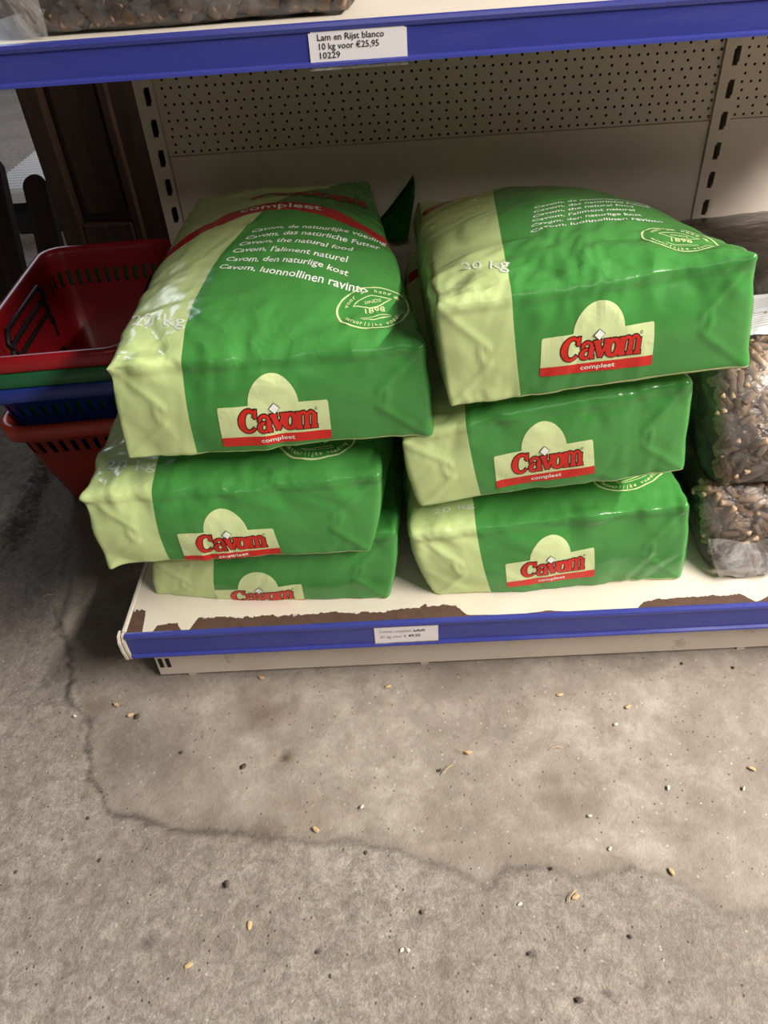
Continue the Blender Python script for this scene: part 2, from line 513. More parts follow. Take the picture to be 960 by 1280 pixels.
def mat_perf():
    """painted board drilled with rows 25 mm apart at a 15 mm pitch and 25 mm rows between"""
    n = N('perforated_cream_panel')
    s = n.xyz(n.obj())

    def dots(px, pz, ox, oz, r):
        u = n.math('SUBTRACT', n.math('FRACT', n.math('DIVIDE', n.math('SUBTRACT', s[0], ox - px / 2), px)), 0.5)
        w = n.math('SUBTRACT', n.math('FRACT', n.math('DIVIDE', n.math('SUBTRACT', s[2], oz - pz / 2), pz)), 0.5)
        u = n.math('MULTIPLY', u, px); w = n.math('MULTIPLY', w, pz)
        d = n.math('SQRT', n.math('ADD', n.math('MULTIPLY', u, u), n.math('MULTIPLY', w, w)))
        return n.math('LESS_THAN', d, r)
    m = n.math('MAXIMUM', dots(.0153, .0256, .0, .006, .0024), dots(.0255, .0256, .0076, .0188, .0024))
    f = n.noise(6, 5, 0.6, n.obj())
    n.base(n.mix(f, srgb(226, 212, 200), srgb(214, 200, 186)), 0.5)
    tr = n.node('ShaderNodeBsdfTransparent')
    mx = n.node('ShaderNodeMixShader')
    n.t.links.new(m, mx.inputs[0]); n.t.links.new(n.b.outputs[0], mx.inputs[1]); n.t.links.new(tr.outputs[0], mx.inputs[2])
    n.t.links.new(mx.outputs[0], n.out.inputs['Surface'])
    return n.m


M['perf'] = mat_perf()


def mat_concrete():
    n = N('worn_concrete')
    v = n.obj()
    at = n.node('ShaderNodeAttribute', attribute_name='Wear')
    sp = n.node('ShaderNodeSeparateColor'); n.t.links.new(at.outputs['Color'], sp.inputs[0])
    patch, brown, grime_shade = sp.outputs[0], sp.outputs[1], sp.outputs[2]
    big = n.noise(3.2, 6, 0.62, v, dist=0.6)
    mid = n.noise(14, 8, 0.74, v, dist=0.25)
    mott = n.noise(55, 6, 0.75, v, dist=0.5)
    fine = n.noise(170, 5, 0.75, v)
    grit = n.noise(430, 3, 0.8, v)
    vo = n.node('ShaderNodeTexVoronoi'); vo.inputs['Scale'].default_value = 120
    n.t.links.new(v, vo.inputs['Vector'])
    dots = n.ramp(vo.outputs['Distance'], [(0.10, 1.0), (0.22, 0.0)])
    pick = n.xyz(vo.outputs['Color'])
    pits = n.math('MULTIPLY', dots, n.math('GREATER_THAN', pick[0], 0.80))
    specks = n.math('MULTIPLY', dots, n.math('LESS_THAN', pick[0], 0.12))
    rough_c = n.mix(n.ramp(mott, [(0.34, 0.0), (0.64, 1.0)]), srgb(130, 120, 110), srgb(182, 172, 161))
    rough_c = n.mix(n.ramp(fine, [(0.40, 0.0), (0.66, 0.55)]), rough_c, srgb(112, 104, 97))
    rough_c = n.mix(n.ramp(grit, [(0.56, 0.0), (0.68, 0.6)]), rough_c, srgb(98, 90, 83))
    rough_c = n.mix(n.ramp(grit, [(0.30, 0.55), (0.40, 0.0)]), rough_c, srgb(202, 196, 188))
    smooth_c = n.mix(n.ramp(mid, [(0.36, 0.0), (0.60, 1.0)]), srgb(140, 129, 118), srgb(174, 163, 151))
    smooth_c = n.mix(n.ramp(mott, [(0.52, 0.0), (0.70, 0.55)]), smooth_c, srgb(122, 112, 103))
    smooth_c = n.mix(n.ramp(fine, [(0.56, 0.0), (0.78, 0.35)]), smooth_c, srgb(118, 109, 101))
    col = n.mix(patch, rough_c, smooth_c)
    col = n.mix(n.math('MULTIPLY', n.ramp(big, [(0.44, 0.0), (0.62, 1.0)]), 0.42), col, srgb(122, 110, 100))
    col = n.mix(n.math('MULTIPLY', n.ramp(mid, [(0.56, 0.0), (0.66, 1.0)]), 0.30), col, srgb(184, 176, 168))
    col = n.mix(n.math('MULTIPLY', pits, 0.7), col, srgb(74, 66, 60))
    col = n.mix(n.math('MULTIPLY', specks, 0.6), col, srgb(206, 198, 188))
    bl = n.math('MULTIPLY', brown, n.ramp(mid, [(0.30, 0.25), (0.62, 1.0)]))
    col = n.mix(bl, col, srgb(100, 80, 62))
    gm = n.math('MULTIPLY', grime_shade, n.ramp(fine, [(0.25, 0.45), (0.6, 1.0)]))
    col = n.mix(gm, col, srgb(66, 61, 58))
    n.base(col, 0.75, 0, 0.35)
    n.set(n.b.inputs['Roughness'], n.math('MULTIPLY_ADD', patch, -0.14, 0.80))
    h = n.math('ADD', n.math('MULTIPLY', fine, 0.6), n.math('ADD', n.math('MULTIPLY', grit, 0.35), n.math('MULTIPLY', mott, 0.9)))
    h = n.math('SUBTRACT', h, n.math('MULTIPLY', pits, 0.35))
    h = n.math('MULTIPLY', h, n.math('MULTIPLY_ADD', patch, -0.5, 1.0))
    n.bump(h, 0.7, 0.004)
    return n.m


M['concrete'] = mat_concrete()


def mat_wood(name, a, b):
    n = N(name)
    mp = n.node('ShaderNodeMapping'); mp.inputs['Scale'].default_value = (7, 7, 0.7)
    n.t.links.new(n.obj(), mp.inputs[0])
    f = n.noise(9, 7, 0.65, mp.outputs[0], dist=0.5)
    n.base(n.mix(n.ramp(f, [(0.3, 0.0), (0.7, 1.0)]), srgb(*a), srgb(*b)), 0.6)
    n.bump(f, 0.3, 0.002)
    return n.m


M['wood'] = mat_wood('dark_stained_wood', (48, 32, 24), (80, 56, 42))
M['wood2'] = mat_wood('old_brown_timber', (44, 30, 24), (76, 54, 44))


def mat_basket(name, rgb):
    """moulded plastic with slots cut through the wall (u runs round the basket, v is the height)"""
    n = N(name)
    p = n.xyz(n.uv('Wall'))
    c = srgb(*rgb)
    f = n.noise(20, 4, 0.6, n.obj())
    n.base(n.mix(f, tuple(x * .75 for x in c[:3]) + (1,), c), 0.35)
    fr = n.math('FRACT', n.math('DIVIDE', p[0], 0.022))
    slot = n.math('MULTIPLY', n.math('GREATER_THAN', fr, 0.55), n.math('MULTIPLY', n.math('GREATER_THAN', p[1], 0.150), n.math('LESS_THAN', p[1], 0.180)))
    tr = n.node('ShaderNodeBsdfTransparent'); mx = n.node('ShaderNodeMixShader')
    n.t.links.new(slot, mx.inputs[0]); n.t.links.new(n.b.outputs[0], mx.inputs[1]); n.t.links.new(tr.outputs[0], mx.inputs[2])
    n.t.links.new(mx.outputs[0], n.out.inputs['Surface'])
    return n.m


def mat_film(name, haze=0.10, tint=(0.93, 0.92, 0.90, 1)):
    n = N(name)
    fr = n.node('ShaderNodeFresnel'); fr.inputs['IOR'].default_value = 1.42
    gl = n.node('ShaderNodeBsdfGlossy'); gl.inputs['Roughness'].default_value = 0.16
    df = n.node('ShaderNodeBsdfDiffuse'); df.inputs['Color'].default_value = (0.78, 0.76, 0.75, 1)
    tr = n.node('ShaderNodeBsdfTransparent'); tr.inputs['Color'].default_value = tint
    nz = n.noise(24, 5, 0.65, n.obj(), dist=1.0)
    bp = n.node('ShaderNodeBump'); bp.inputs['Strength'].default_value = 0.7; bp.inputs['Distance'].default_value = 0.006
    n.t.links.new(nz, bp.inputs['Height'])
    n.t.links.new(bp.outputs[0], gl.inputs['Normal']); n.t.links.new(bp.outputs[0], fr.inputs['Normal'])
    m1 = n.node('ShaderNodeMixShader'); m2 = n.node('ShaderNodeMixShader')
    hz = n.math('MULTIPLY', n.ramp(nz, [(0.45, 0.3), (0.75, 1.9)]), haze)
    n.t.links.new(hz, m1.inputs[0]); n.t.links.new(tr.outputs[0], m1.inputs[1]); n.t.links.new(df.outputs[0], m1.inputs[2])
    f2 = n.math('MULTIPLY', fr.outputs[0], 1.1)
    n.t.links.new(f2, m2.inputs[0]); n.t.links.new(m1.outputs[0], m2.inputs[1]); n.t.links.new(gl.outputs[0], m2.inputs[2])
    n.t.links.new(m2.outputs[0], n.out.inputs['Surface'])
    return n.m


M['film'] = mat_film('clear_plastic_film', 0.09)
M['film_milky'] = mat_film('milky_plastic_film', 0.30)
M['pellet'] = mat_plain('pressed_pellet_brown', (192, 162, 134), 0.75, 0.30, 220, bump=0.5)
M['pellet_mass'] = mat_plain('pellet_fill_brown', (128, 104, 86), 0.85, 0.6, 75, bump=0.8)
M['kibble'] = mat_plain('kibble_brown', (150, 126, 106), 0.8, 0.25, 160, bump=0.5)
M['kibble_tan'] = mat_plain('kibble_tan', (152, 120, 84), 0.8, 0.2, 160, bump=0.5)
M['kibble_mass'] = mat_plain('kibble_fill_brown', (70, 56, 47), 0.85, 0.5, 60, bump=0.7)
M['paper'] = mat_plain('sticker_paper', (222, 222, 228), 0.5, 0.04, 30)
M['chip'] = mat_plain('pale_wood_chip', (206, 176, 132), 0.8, 0.2, 200)
M['grain'] = mat_plain('white_grain', (228, 220, 206), 0.7, 0.1, 200)
M['gravel'] = mat_plain('dark_gravel', (92, 82, 74), 0.85, 0.3, 150)
M['ribbed'] = mat_plain('white_ribbed_plastic', (226, 228, 230), 0.4, 0.12, 30)
M['dark'] = mat_plain('dark_crate_plastic', (24, 24, 26), 0.6)
# ---------------------------------------------------------------- floor
PATCH = [(-0.2, 0.19), (-0.157, 0.116), (-0.123, 0.034), (-0.124, 0.004), (-0.084, -0.034), (-0.064, -0.083), (-0.047, -0.134), (-0.032, -0.152), (-0.002, -0.183), (0.033, -0.195), (0.079, -0.212), (0.133, -0.216), (0.186, -0.226), (0.238, -0.234), (0.3, -0.244), (0.36, -0.253), (0.419, -0.269), (0.466, -0.295), (0.479, -0.304), (0.515, -0.285), (0.573, -0.283), (0.59, -0.295), (0.658, -0.288), (0.71, -0.304), (0.749, -0.341), (0.798, -0.343), (1.2, -0.36)]
RIDGE = [(0.175, -0.219), (0.258, -0.23), (0.361, -0.239), (0.421, -0.246), (0.481, -0.248), (0.558, -0.257), (0.635, -0.267), (0.668, -0.288)]
SLAB = [(-0.34, 0.95), (-0.354, 0.81), (-0.375, 0.682), (-0.356, 0.564), (-0.351, 0.434), (-0.356, 0.342), (-0.40, 0.20)]
GROOVE = [(-0.195, 0.446), (-0.192, 0.33), (-0.182, 0.246), (-0.171, 0.143)]
STAINS = [(0.186, -0.042, .05, .8), (0.219, -0.116, .035, .5), (0.153, -0.06, .03, .4), (0.60, -0.198, .035, .8), (0.596, -0.164, .018, .7), (0.629, -0.205, .03, .5),
          (0.442, -0.224, .04, .45), (0.206, -0.219, .035, .7), (0.26, -0.20, .05, .5), (-0.072, -0.014, .022, .8), (0.526, -0.206, .03, .3), (0.448, 0.001, .06, .25), (0.14, -0.2, .03, .5)]
HOLES = [(0.161, -0.29, .006), (0.284, -0.368, .004), (0.404, -0.329, .004), (0.522, -0.377, .006), (0.219, -0.116, .01), (-0.084, -0.036, .012), (-0.052, -0.12, .006),
         (0.003, -0.192, .005), (0.045, -0.205, .005), (-0.05, -0.165, .005), (0.08, -0.35, .008), (0.60, -0.42, .006)]


def seg_dist(X, Y, poly):
    best = np.full(X.shape, 1e9)
    for (x0, y0), (x1, y1) in zip(poly[:-1], poly[1:]):
        dx, dy = x1 - x0, y1 - y0
        t = np.clip(((X - x0) * dx + (Y - y0) * dy) / (dx * dx + dy * dy + 1e-12), 0, 1)
        best = np.minimum(best, np.hypot(X - x0 - t * dx, Y - y0 - t * dy))
    return best


def build_floor():
    x0, x1, y0, y1, st = -0.80, 1.16, -0.56, 1.20, 0.0042
    xs = np.linspace(x0, x1, int((x1 - x0) / st)); ys = np.linspace(y0, y1, int((y1 - y0) / st))
    X, Y = np.meshgrid(xs, ys)
    p3 = np.stack([X, Y, X * 0], -1)
    jx = 0.007 * vnoise(p3 * 22, 3) + 0.003 * vnoise(p3 * 90, 4)
    jy = 0.006 * vnoise(p3 * 22, 5) + 0.003 * vnoise(p3 * 90, 6)
    XX, YY = X + jx, Y + jy
    d = seg_dist(XX, YY, PATCH)
    px = np.array([p[0] for p in PATCH]); py = np.array([p[1] for p in PATCH])
    o = np.argsort(px)
    inside = YY > np.interp(XX, px[o], py[o])
    inside &= ~((XX < -0.12) & (YY > 0.03) & (XX < np.interp(YY, [0.03, 0.12, 0.19, 0.5, 1.2], [-0.123, -0.157, -0.2, -0.25, -0.32])))
    sd = np.where(inside, d, -d)
    patch = 1 / (1 + np.exp(-np.clip(sd / 0.004, -30, 30)))
    lip = np.interp(X, [-.2, -.05, .1, .3, .5, .8], [1, 1, .85, .6, .6, .3])
    z = -0.0040 * patch * lip * np.exp(-np.clip(sd, 0, 1) / 0.12)
    grime_shade = np.exp(-(d / 0.0045) ** 2) * lip * 0.8 + 0.25 * np.exp(-(d / 0.02) ** 2) * lip * patch
    rd = seg_dist(XX, YY, RIDGE)
    z += 0.0024 * np.exp(-(rd / 0.006) ** 2)
    between = np.exp(-((rd - .012) / .016) ** 2) * (YY < np.interp(XX, [p[0] for p in RIDGE], [p[1] for p in RIDGE])) * patch
    brown = 0.35 * between
    for (sx, sy, r, a) in STAINS:
        q = ((XX - sx + 0.6 * jx) / r) ** 2 + ((YY - sy) / (0.8 * r)) ** 2
        brown = np.maximum(brown, a * np.exp(-q * (1.2 + 0.8 * vnoise(p3 * 60, 11))))
    for (hx, hy, r) in HOLES:
        q = np.hypot(X - hx + jx * .5, (Y - hy) * 1.2 + jy * .5)
        z -= 0.5 * r * np.exp(-(q / r) ** 2)
        grime_shade = np.maximum(grime_shade, 0.8 * np.exp(-(q / (r * .8)) ** 2))
    # broken edge of the older slab, rubble beside it and the trowel groove on the left
    ds = seg_dist(XX * 1.0, YY, SLAB)
    sx = np.interp(YY, [p[1] for p in SLAB[::-1]], [p[0] for p in SLAB[::-1]])
    left = XX < sx
    step = 1 / (1 + np.exp(np.clip((XX - sx) / 0.006, -30, 30)))
    near = (Y > 0.2) * 1.0
    z += 0.014 * step * np.clip((Y - 0.15) / .2, 0, 1)
    rub = np.exp(-(ds / 0.03) ** 2) * near
    z += rub * 0.010 * np.clip(vnoise(p3 * 75, 21), 0, 1) + rub * 0.005 * vnoise(p3 * 150, 22)
    grime_shade = np.maximum(grime_shade, 0.75 * np.exp(-(((XX - sx) - .022) / .022) ** 2) * near)
    dg = seg_dist(XX, YY, GROOVE)
    z += 0.0035 * np.exp(-(dg / 0.009) ** 2) - 0.002 * np.exp(-((dg - .016) / .008) ** 2)
    # shade left of the shelf end, painted into the floor colour
    shade_tri = (XX > sx) * (X < 0.06) * np.clip((YY - 0.10) / 0.10, 0, 1)
    grime_shade = np.maximum(grime_shade, 0.62 * shade_tri * np.clip(0.72 + 0.5 * vnoise(p3 * 14, 31), 0, 1))
    damp = np.exp(-((XX + .0) / .09) ** 2 - ((YY + .10) / .085) ** 2) * patch
    grime_shade = np.maximum(grime_shade, .42 * damp)
    fade = np.clip(np.minimum(np.minimum(X - x0, x1 - X), np.minimum(Y - y0, y1 - Y)) / 0.05, 0, 1)
    z += 0.0012 * vnoise(p3 * 7, 41) + 0.0007 * vnoise(p3 * 60, 42) * (1 - .6 * patch)
    side = np.clip((x1 - .03 - X) / .28, 0, 1)
    patch = patch * side + .1 * (1 - side)
    edge = np.clip(fade * 1.0, 0, 1)
    grime_shade = grime_shade * edge; brown = brown * edge
    z = z * fade - 0.0022
    ny, nx = X.shape
    verts = np.stack([X, Y, z], -1).reshape(-1, 3).tolist()
    idx = np.arange(nx * ny).reshape(ny, nx)
    faces = np.stack([idx[:-1, :-1], idx[:-1, 1:], idx[1:, 1:], idx[1:, :-1]], -1).reshape(-1, 4).tolist()
    col = np.stack([patch, np.clip(brown, 0, 1), np.clip(grime_shade, 0, 1), np.ones_like(patch)], -1).reshape(-1, 4)
    # the plain concrete that carries on around it
    b = len(verts)
    ring = [(-5, -2.5), (5, -2.5), (5, 9), (-5, 9), (x0, y0), (x1, y0), (x1, y1), (x0, y1)]
    verts += [[x, y, -0.0022] for x, y in ring]
    faces += [[b, b + 1, b + 5, b + 4], [b + 1, b + 2, b + 6, b + 5], [b + 2, b + 3, b + 7, b + 6], [b + 3, b, b + 4, b + 7]]
    extra = np.array([[.1, .1, .55, 1]] * 4 + [[.1, 0, 0, 1]] * 4)
    col = np.concatenate([col, extra])
    me = bpy.data.meshes.new('floor')
    me.from_pydata(verts, [], faces)
    ca = me.color_attributes.new('Wear', 'FLOAT_COLOR', 'POINT')
    ca.data.foreach_set('color', col.astype(np.float32).ravel())
    me.update()
    o = link_mesh('floor', me, M['concrete'], smooth=True)
    tag(o, kind='structure')
    o['label'] = 'worn grey concrete floor with a smoother patch before the shelf'
    return o


build_floor()

# ---------------------------------------------------------------- shelving
YB = 0.756          # front of the back panels
HB = 0.1394         # top of the base deck
XR = 1.42           # the run carries on out of the picture on the right
W = 1.0
unit = empty('shelving_unit', (0, 0, 0))
tag(unit, 'cream metal shop shelving with blue price rails and perforated back panels', 'shelving')

bm = bmesh.new()
prof = [(0.0, HB), (0.0, HB - 0.012), (0.004, HB - 0.012), (0.004, HB - 0.003), (YB, HB - 0.003), (YB, HB)]
add_prism_x(bm, prof, 0.010, XR)
deck = obj_bm('base_deck', bm, M['deck'], unit)
deck['label'] = 'white enamelled deck with rusty chipped front edge'
bm = bmesh.new()
# raised rim folded along the open left end
add_box(bm, 0.0035, 0.0095, 0.002, YB, HB - 0.05, HB + 0.003, bevel=0.0015)
obj_bm('deck_rim', bm, M['cream'], deck)
bm = bmesh.new()
add_box(bm, 0.02, XR, 0.0293, 0.033, 0.009, HB - 0.013)
add_box(bm, 0.02, 0.024, 0.033, YB, 0.009, HB - 0.013)
for x in (0.06, 0.42, 0.9):
    add_box(bm, x, x + 0.012, 0.034, 0.050, -0.002, 0.012)
kick = obj_bm('kick_plate', bm, M['kick'], unit)
bm = bmesh.new()
for x in (0.018, 0.029):
    bm2 = add_box(bm, x + 0.006, x + 0.012, 0.0286, 0.0294, 0.026, 0.046)
obj_bm('bracket_slot', bm, M['hole_black'], kick)


def rail(x0, x1, y, z, h, parent):
    """price rail: rounded top lip, flat face, folded foot"""
    bm = bmesh.new()
    prof = [(y + .001, z - .004), (y + .001, z - .0005), (y - .002, z), (y - .0065, z - .001), (y - .0075, z - .004), (y - .0065, z - .0075), (y - .0045, z - .0085),
            (y - .0045, z - h + .005), (y - .008, z - h + .003), (y - .0085, z - h + .0005), (y - .006, z - h), (y - .001, z - h), (y + .001, z - h + .002)]
    add_prism_x(bm, prof, x0, x1)
    return obj_bm('price_rail', bm, M['blue'], parent)


base_rail = rail(0.0088, XR, 0.0, HB + 0.001, 0.0458, deck)
bm = bmesh.new()
prof = [(0.006, HB), (-.004, HB), (-.010, HB - .010), (-.010, HB - .030), (-.006, HB - .050), (.001, HB - .050), (.006, HB - .03)]
add_prism_x(bm, prof, -0.002, 0.0015)
add_prism_x(bm, [(y * .8, z) for y, z in prof], 0.0035, 0.0070)
obj_bm('rail_end_cap', bm, M['cream'], deck)


def upright(x):
    """slotted post: a folded face pierced by a column of slots, 50 mm apart"""
    hw, sl, sh, pit = 0.0165, 0.0055, 0.0145, 0.0498
    zs = [0.6614 + pit * k for k in range(-13, 9)]
    bm = bmesh.new()
    y0, y1 = YB - 0.004, YB
    cx = 0.0045
    add_box(bm, x - hw, x + cx - sl, y0, y1, 0.0, 1.10)
    add_box(bm, x + cx + sl, x + hw, y0, y1, 0.0, 1.10)
    prev = 0.0
    for z in zs + [None]:
        top = 1.10 if z is None else z - sh
        if top > prev:
            add_box(bm, x + cx - sl, x + cx + sl, y0, y1, prev, top)
        if z is not None:
            # the slot is stepped: a small tooth on either side
            add_box(bm, x + cx - sl, x + cx - sl + .0022, y0, y1, z + sh - .004, z + sh)
            add_box(bm, x + cx + sl - .0022, x + cx + sl, y0, y1, z - sh, z - sh + .005)
            prev = z + sh
    add_box(bm, x - hw, x - hw + .002, y1, y1 + .06, 0, 1.10)
    add_box(bm, x + hw - .002, x + hw, y1, y1 + .06, 0, 1.10)
    add_box(bm, x - hw, x + hw, y1 + .06, y1 + .062, 0, 1.10, mi=1)
    return obj_bm('slotted_upright', bm, [M['panel'], M['hole_black']], unit)


upright(0.0)
upright(W)
ZJ = 0.5635
for (xa, xb) in ((0.0175, W - 0.0175), (W + 0.0175, XR)):
    bm = bmesh.new()
    add_box(bm, xa, xb, YB + .002, YB + .0035, ZJ, 1.10)
    p = obj_bm('perforated_panel', bm, M['perf'], unit)
    bm = bmesh.new()
    add_box(bm, xa, xb, YB + .0005, YB + .012, HB, ZJ - .0012, bevel=.001)
    obj_bm('plain_panel', bm, M['panel'], unit)
bm = bmesh.new()
add_box(bm, 0.0, XR, YB + .045, YB + .048, 0.05, 1.10)
obj_bm('rear_sheet', bm, M['hole_black'], unit)

YU, ZU = 0.160, 0.8226
bm = bmesh.new()
prof = [(YU, ZU), (YU, ZU - 0.030), (YU + .004, ZU - 0.030), (YU + .004, ZU - .003), (YB - .006, ZU - .003), (YB - .006, ZU)]
add_prism_x(bm, prof, -0.045, W - .004)
add_prism_x(bm, prof, W - .002, XR)
up = obj_bm('upper_shelf', bm, M['cream'], unit)
rail(-0.045, XR, YU, ZU + .001, 0.0378, up)
for x in (0.0, W):
    bm = bmesh.new()
    add_prism_x(bm, [(YU + .03, ZU - .004), (YU + .03, ZU - .018), (YB - .004, ZU - .075), (YB - .004, ZU - .004)], x + .001, x + .004)
    obj_bm('shelf_bracket', bm, M['cream'], up)
# ---------------------------------------------------------------- lettering and prints
_tc = {}


def text_polys(body, bold=0.0):
    """outlines of a line of text as (verts, faces), one unit of letter height, baseline at 0"""
    key = (body, bold)
    if key in _tc:
        return _tc[key]
    c = bpy.data.curves.new('txt', 'FONT')
    c.body = body
    c.size = 1.0
    c.offset = bold
    c.resolution_u = 2
    o = bpy.data.objects.new('txt', c)
    COL.objects.link(o)
    dg = bpy.context.evaluated_depsgraph_get()
    me = o.evaluated_get(dg).to_mesh()
    v = [(p.co.x, p.co.y) for p in me.vertices]
    f = [tuple(p.vertices) for p in me.polygons]
    o.evaluated_get(dg).to_mesh_clear()
    bpy.data.objects.remove(o)
    bpy.data.curves.remove(c)
    w = max((x for x, y in v), default=0)
    _tc[key] = (v, f, w)
    return _tc[key]


class Print:
    def __init__(s):
        s.bm = bmesh.new()

    def poly(s, pts, mi, lev):
        f = s.bm.faces.new([s.bm.verts.new((x, y, lev)) for x, y in pts])
        f.material_index = mi
        f.normal_update()
        bmesh.ops.triangulate(s.bm, faces=[f])

    def stroke(s, pts, ws, mi, lev, grow=0.0, closed=False):
        P = np.array(pts, float)
        n = len(P)
        if np.isscalar(ws): ws = [ws] * n
        if closed:
            T = np.roll(P, -1, 0) - np.roll(P, 1, 0)
        else:
            T = np.gradient(P, axis=0)
        T = T / np.maximum(np.linalg.norm(T, axis=1, keepdims=True), 1e-9)
        if grow and not closed:
            P = P.copy(); P[0] -= T[0] * grow; P[-1] += T[-1] * grow
        Nn = np.stack([-T[:, 1], T[:, 0]], 1)
        h = (np.array(ws) / 2 + grow)[:, None]
        a = [s.bm.verts.new((x, y, lev)) for x, y in P + Nn * h]
        b = [s.bm.verts.new((x, y, lev)) for x, y in P - Nn * h]
        m = n if closed else n - 1
        for i in range(m):
            j = (i + 1) % n
            f = s.bm.faces.new((a[i], a[j], b[j], b[i])); f.material_index = mi

    def text(s, body, x, y, size, mi, lev, bold=0.0, sx=1.0, fn=None, align='L', width=None):
        v, f, w = text_polys(body, bold)
        if width: sx = width / (w * size)
        if align == 'C': x = x - w * size * sx / 2
        q = [(x + a * size * sx, y + b * size) for a, b in v]
        if fn: q = [fn(*p) for p in q]
        vs = [s.bm.verts.new((a, b, lev)) for a, b in q]
        for t in f:
            try:
                fc = s.bm.faces.new([vs[i] for i in t]); fc.material_index = mi
            except ValueError:
                pass
        return w * size * sx

    def finish(s, name, mats, mapfn, parent, org, step=(0.05, 0.05), eps=0.0005, lev=0.00035, bounds=(0, 1, 0, 1)):
        bm = s.bm
        for ax in (0, 1):
            lo, hi = bounds[2 * ax], bounds[2 * ax + 1]
            k = int((hi - lo) / step[ax])
            for i in range(1, k):
                co = [0, 0, 0]; no = [0, 0, 0]
                co[ax] = lo + (hi - lo) * i / k; no[ax] = 1
                bmesh.ops.bisect_plane(bm, geom=bm.verts[:] + bm.edges[:] + bm.faces[:], plane_co=co, plane_no=no, dist=1e-6)
        bm.verts.ensure_lookup_table()
        V = np.array([v.co[:] for v in bm.verts])
        Q = mapfn(V[:, 0], V[:, 1], eps + V[:, 2] * lev) - np.array(org)
        for v, c in zip(bm.verts, Q):
            v.co = c
        return obj_bm(name, bm, mats, parent)


def quad_map(sack, quad):
    """quad: print corners top-left, top-right, bottom-right, bottom-left in (across, along); local (0..1, 0..1)"""
    tl, tr, br, bl = [np.array(q, float) for q in quad]

    def f(x, y, off):
        x = x[:, None]; y = y[:, None]
        q = (1 - x) * (1 - y) * bl + x * (1 - y) * br + (1 - x) * y * tl + x * y * tr
        return sack.U(np.clip(q[:, 0], -0.02, 1.02), q[:, 1], off)
    return f


def arc(cx, cy, rx, ry, a0, a1, n=24):
    return [(cx + rx * math.cos(math.radians(a0 + (a1 - a0) * i / (n - 1))), cy + ry * math.sin(math.radians(a0 + (a1 - a0) * i / (n - 1)))) for i in range(n)]


def brand_word(pr, x0, y0, w, h, red, black, lev, grow):
    """the slab lettered word CAVOM (capital C, small avom), drawn as strokes; unit box 6.2 wide, 2 high"""
    sx, sy = w / 6.25, h / 2.0

    def S(pts, ws):
        P = [(x0 + (px + 0.10 * py) * sx, y0 + py * sy) for px, py in pts]
        ww = [k * sx for k in ([ws] * len(pts) if np.isscalar(ws) else ws)]
        pr.stroke(P, ww, black, lev, grow)
        pr.stroke(P, ww, red, lev + 1)
    # C
    p = arc(.86, 1.0, .60, .84, 42, 318, 30)
    S(p, [.22 + .30 * math.exp(-((42 + 276 * i / 29 - 180) / 62.) ** 2) for i in range(30)])
    S([(1.38, 1.90), (1.38, 1.22)], .20)
    S([(1.20, 1.50), (1.44, 1.40)], .30)
    # a
    S(arc(2.06, .96, .38, .42, 165, 0, 14), .24)
    S([(1.70, 1.06), (1.76, .96)], .32)
    S([(2.46, 1.0), (2.46, .16)], .38)
    S([(2.42, .13), (2.74, .13)], .24)
    p = arc(2.06, .46, .34, .36, 75, 400, 24)
    S(p, [.20 + .18 * math.exp(-((75 + 325 * i / 23 - 180) / 60.) ** 2) for i in range(24)])
    # v
    S([(2.84, 1.30), (3.26, .12)], .42)
    S([(3.26, .08), (3.62, 1.30)], .22)
    S([(2.56, 1.34), (3.16, 1.34)], .22)
    S([(3.38, 1.34), (3.84, 1.34)], .22)
    # o
    p = arc(4.18, .72, .42, .60, 90, 450, 34)
    S(p, [.24 + .22 * abs(math.cos(math.radians(90 + 360 * i / 33))) for i in range(34)])
    # m
    for xx in (4.92, 5.54, 6.14):
        S([(xx, 1.2), (xx, .12)], .36)
        S([(xx - .25, .12), (xx + .26, .12)], .24)
    S([(4.64, 1.30), (5.0, 1.30)], .24)
    S(arc(5.25, .98, .28, .38, 165, 5, 12), .24)
    S(arc(5.86, .98, .27, .38, 165, 5, 12), .24)


def label_print(sack, quad, parent, org, hidden=False):
    """brand badge; local x 0..1, y 0 (foot of the red band) .. 0.35 (top edge), dome up to .585"""
    pr = Print()
    r = .018
    plate = arc(1 - r, r, r, r, -90, 0, 5) + arc(1 - r, .35 - r, r, r, 0, 90, 5)
    dome = arc(.51, .345, .228, .235, 2, 178, 26)
    plate = plate + [(.745, .35)] + dome + [(.275, .35)] + arc(r, .35 - r, r, r, 90, 180, 5) + arc(r, r, r, r, 180, 270, 5)
    pr.poly(plate, 0, 0)
    band = arc(1 - r, r, r, r, -90, 0, 5) + [(1, .085), (0, .085)] + arc(r, r, r, r, 180, 270, 5)
    pr.poly(band, 1, 1)
    brand_word(pr, .165, .116, .70, .215, 1, 2, 1, .009)
    pr.text('compleet', .51, .028, .056, 3, 2, 0.012, align='C', width=.31)
    # little diamond tag above the word
    d = [(.515, .365), (.567, .318), (.513, .268), (.462, .318)]
    pr.poly(d, 2, 3)
    pr.poly([(.515 + (x - .515) * .88, .317 + (y - .317) * .88) for x, y in d], 3, 4)
    pr.stroke(arc(.888, .285, .010, .010, 0, 330, 12), .004, 2, 1)
    f = quad_map(sack, quad)
    g = lambda x, y, off: f(x, y / .35, off)
    o = pr.finish('brand_badge', [M['pale'], M['red'], M['black'], M['white']], g, parent, org, (.04, .04), bounds=(0, 1, 0, .6))
    o['label'] = 'pale green badge with red Cavom lettering over a red compleet band'
    return o


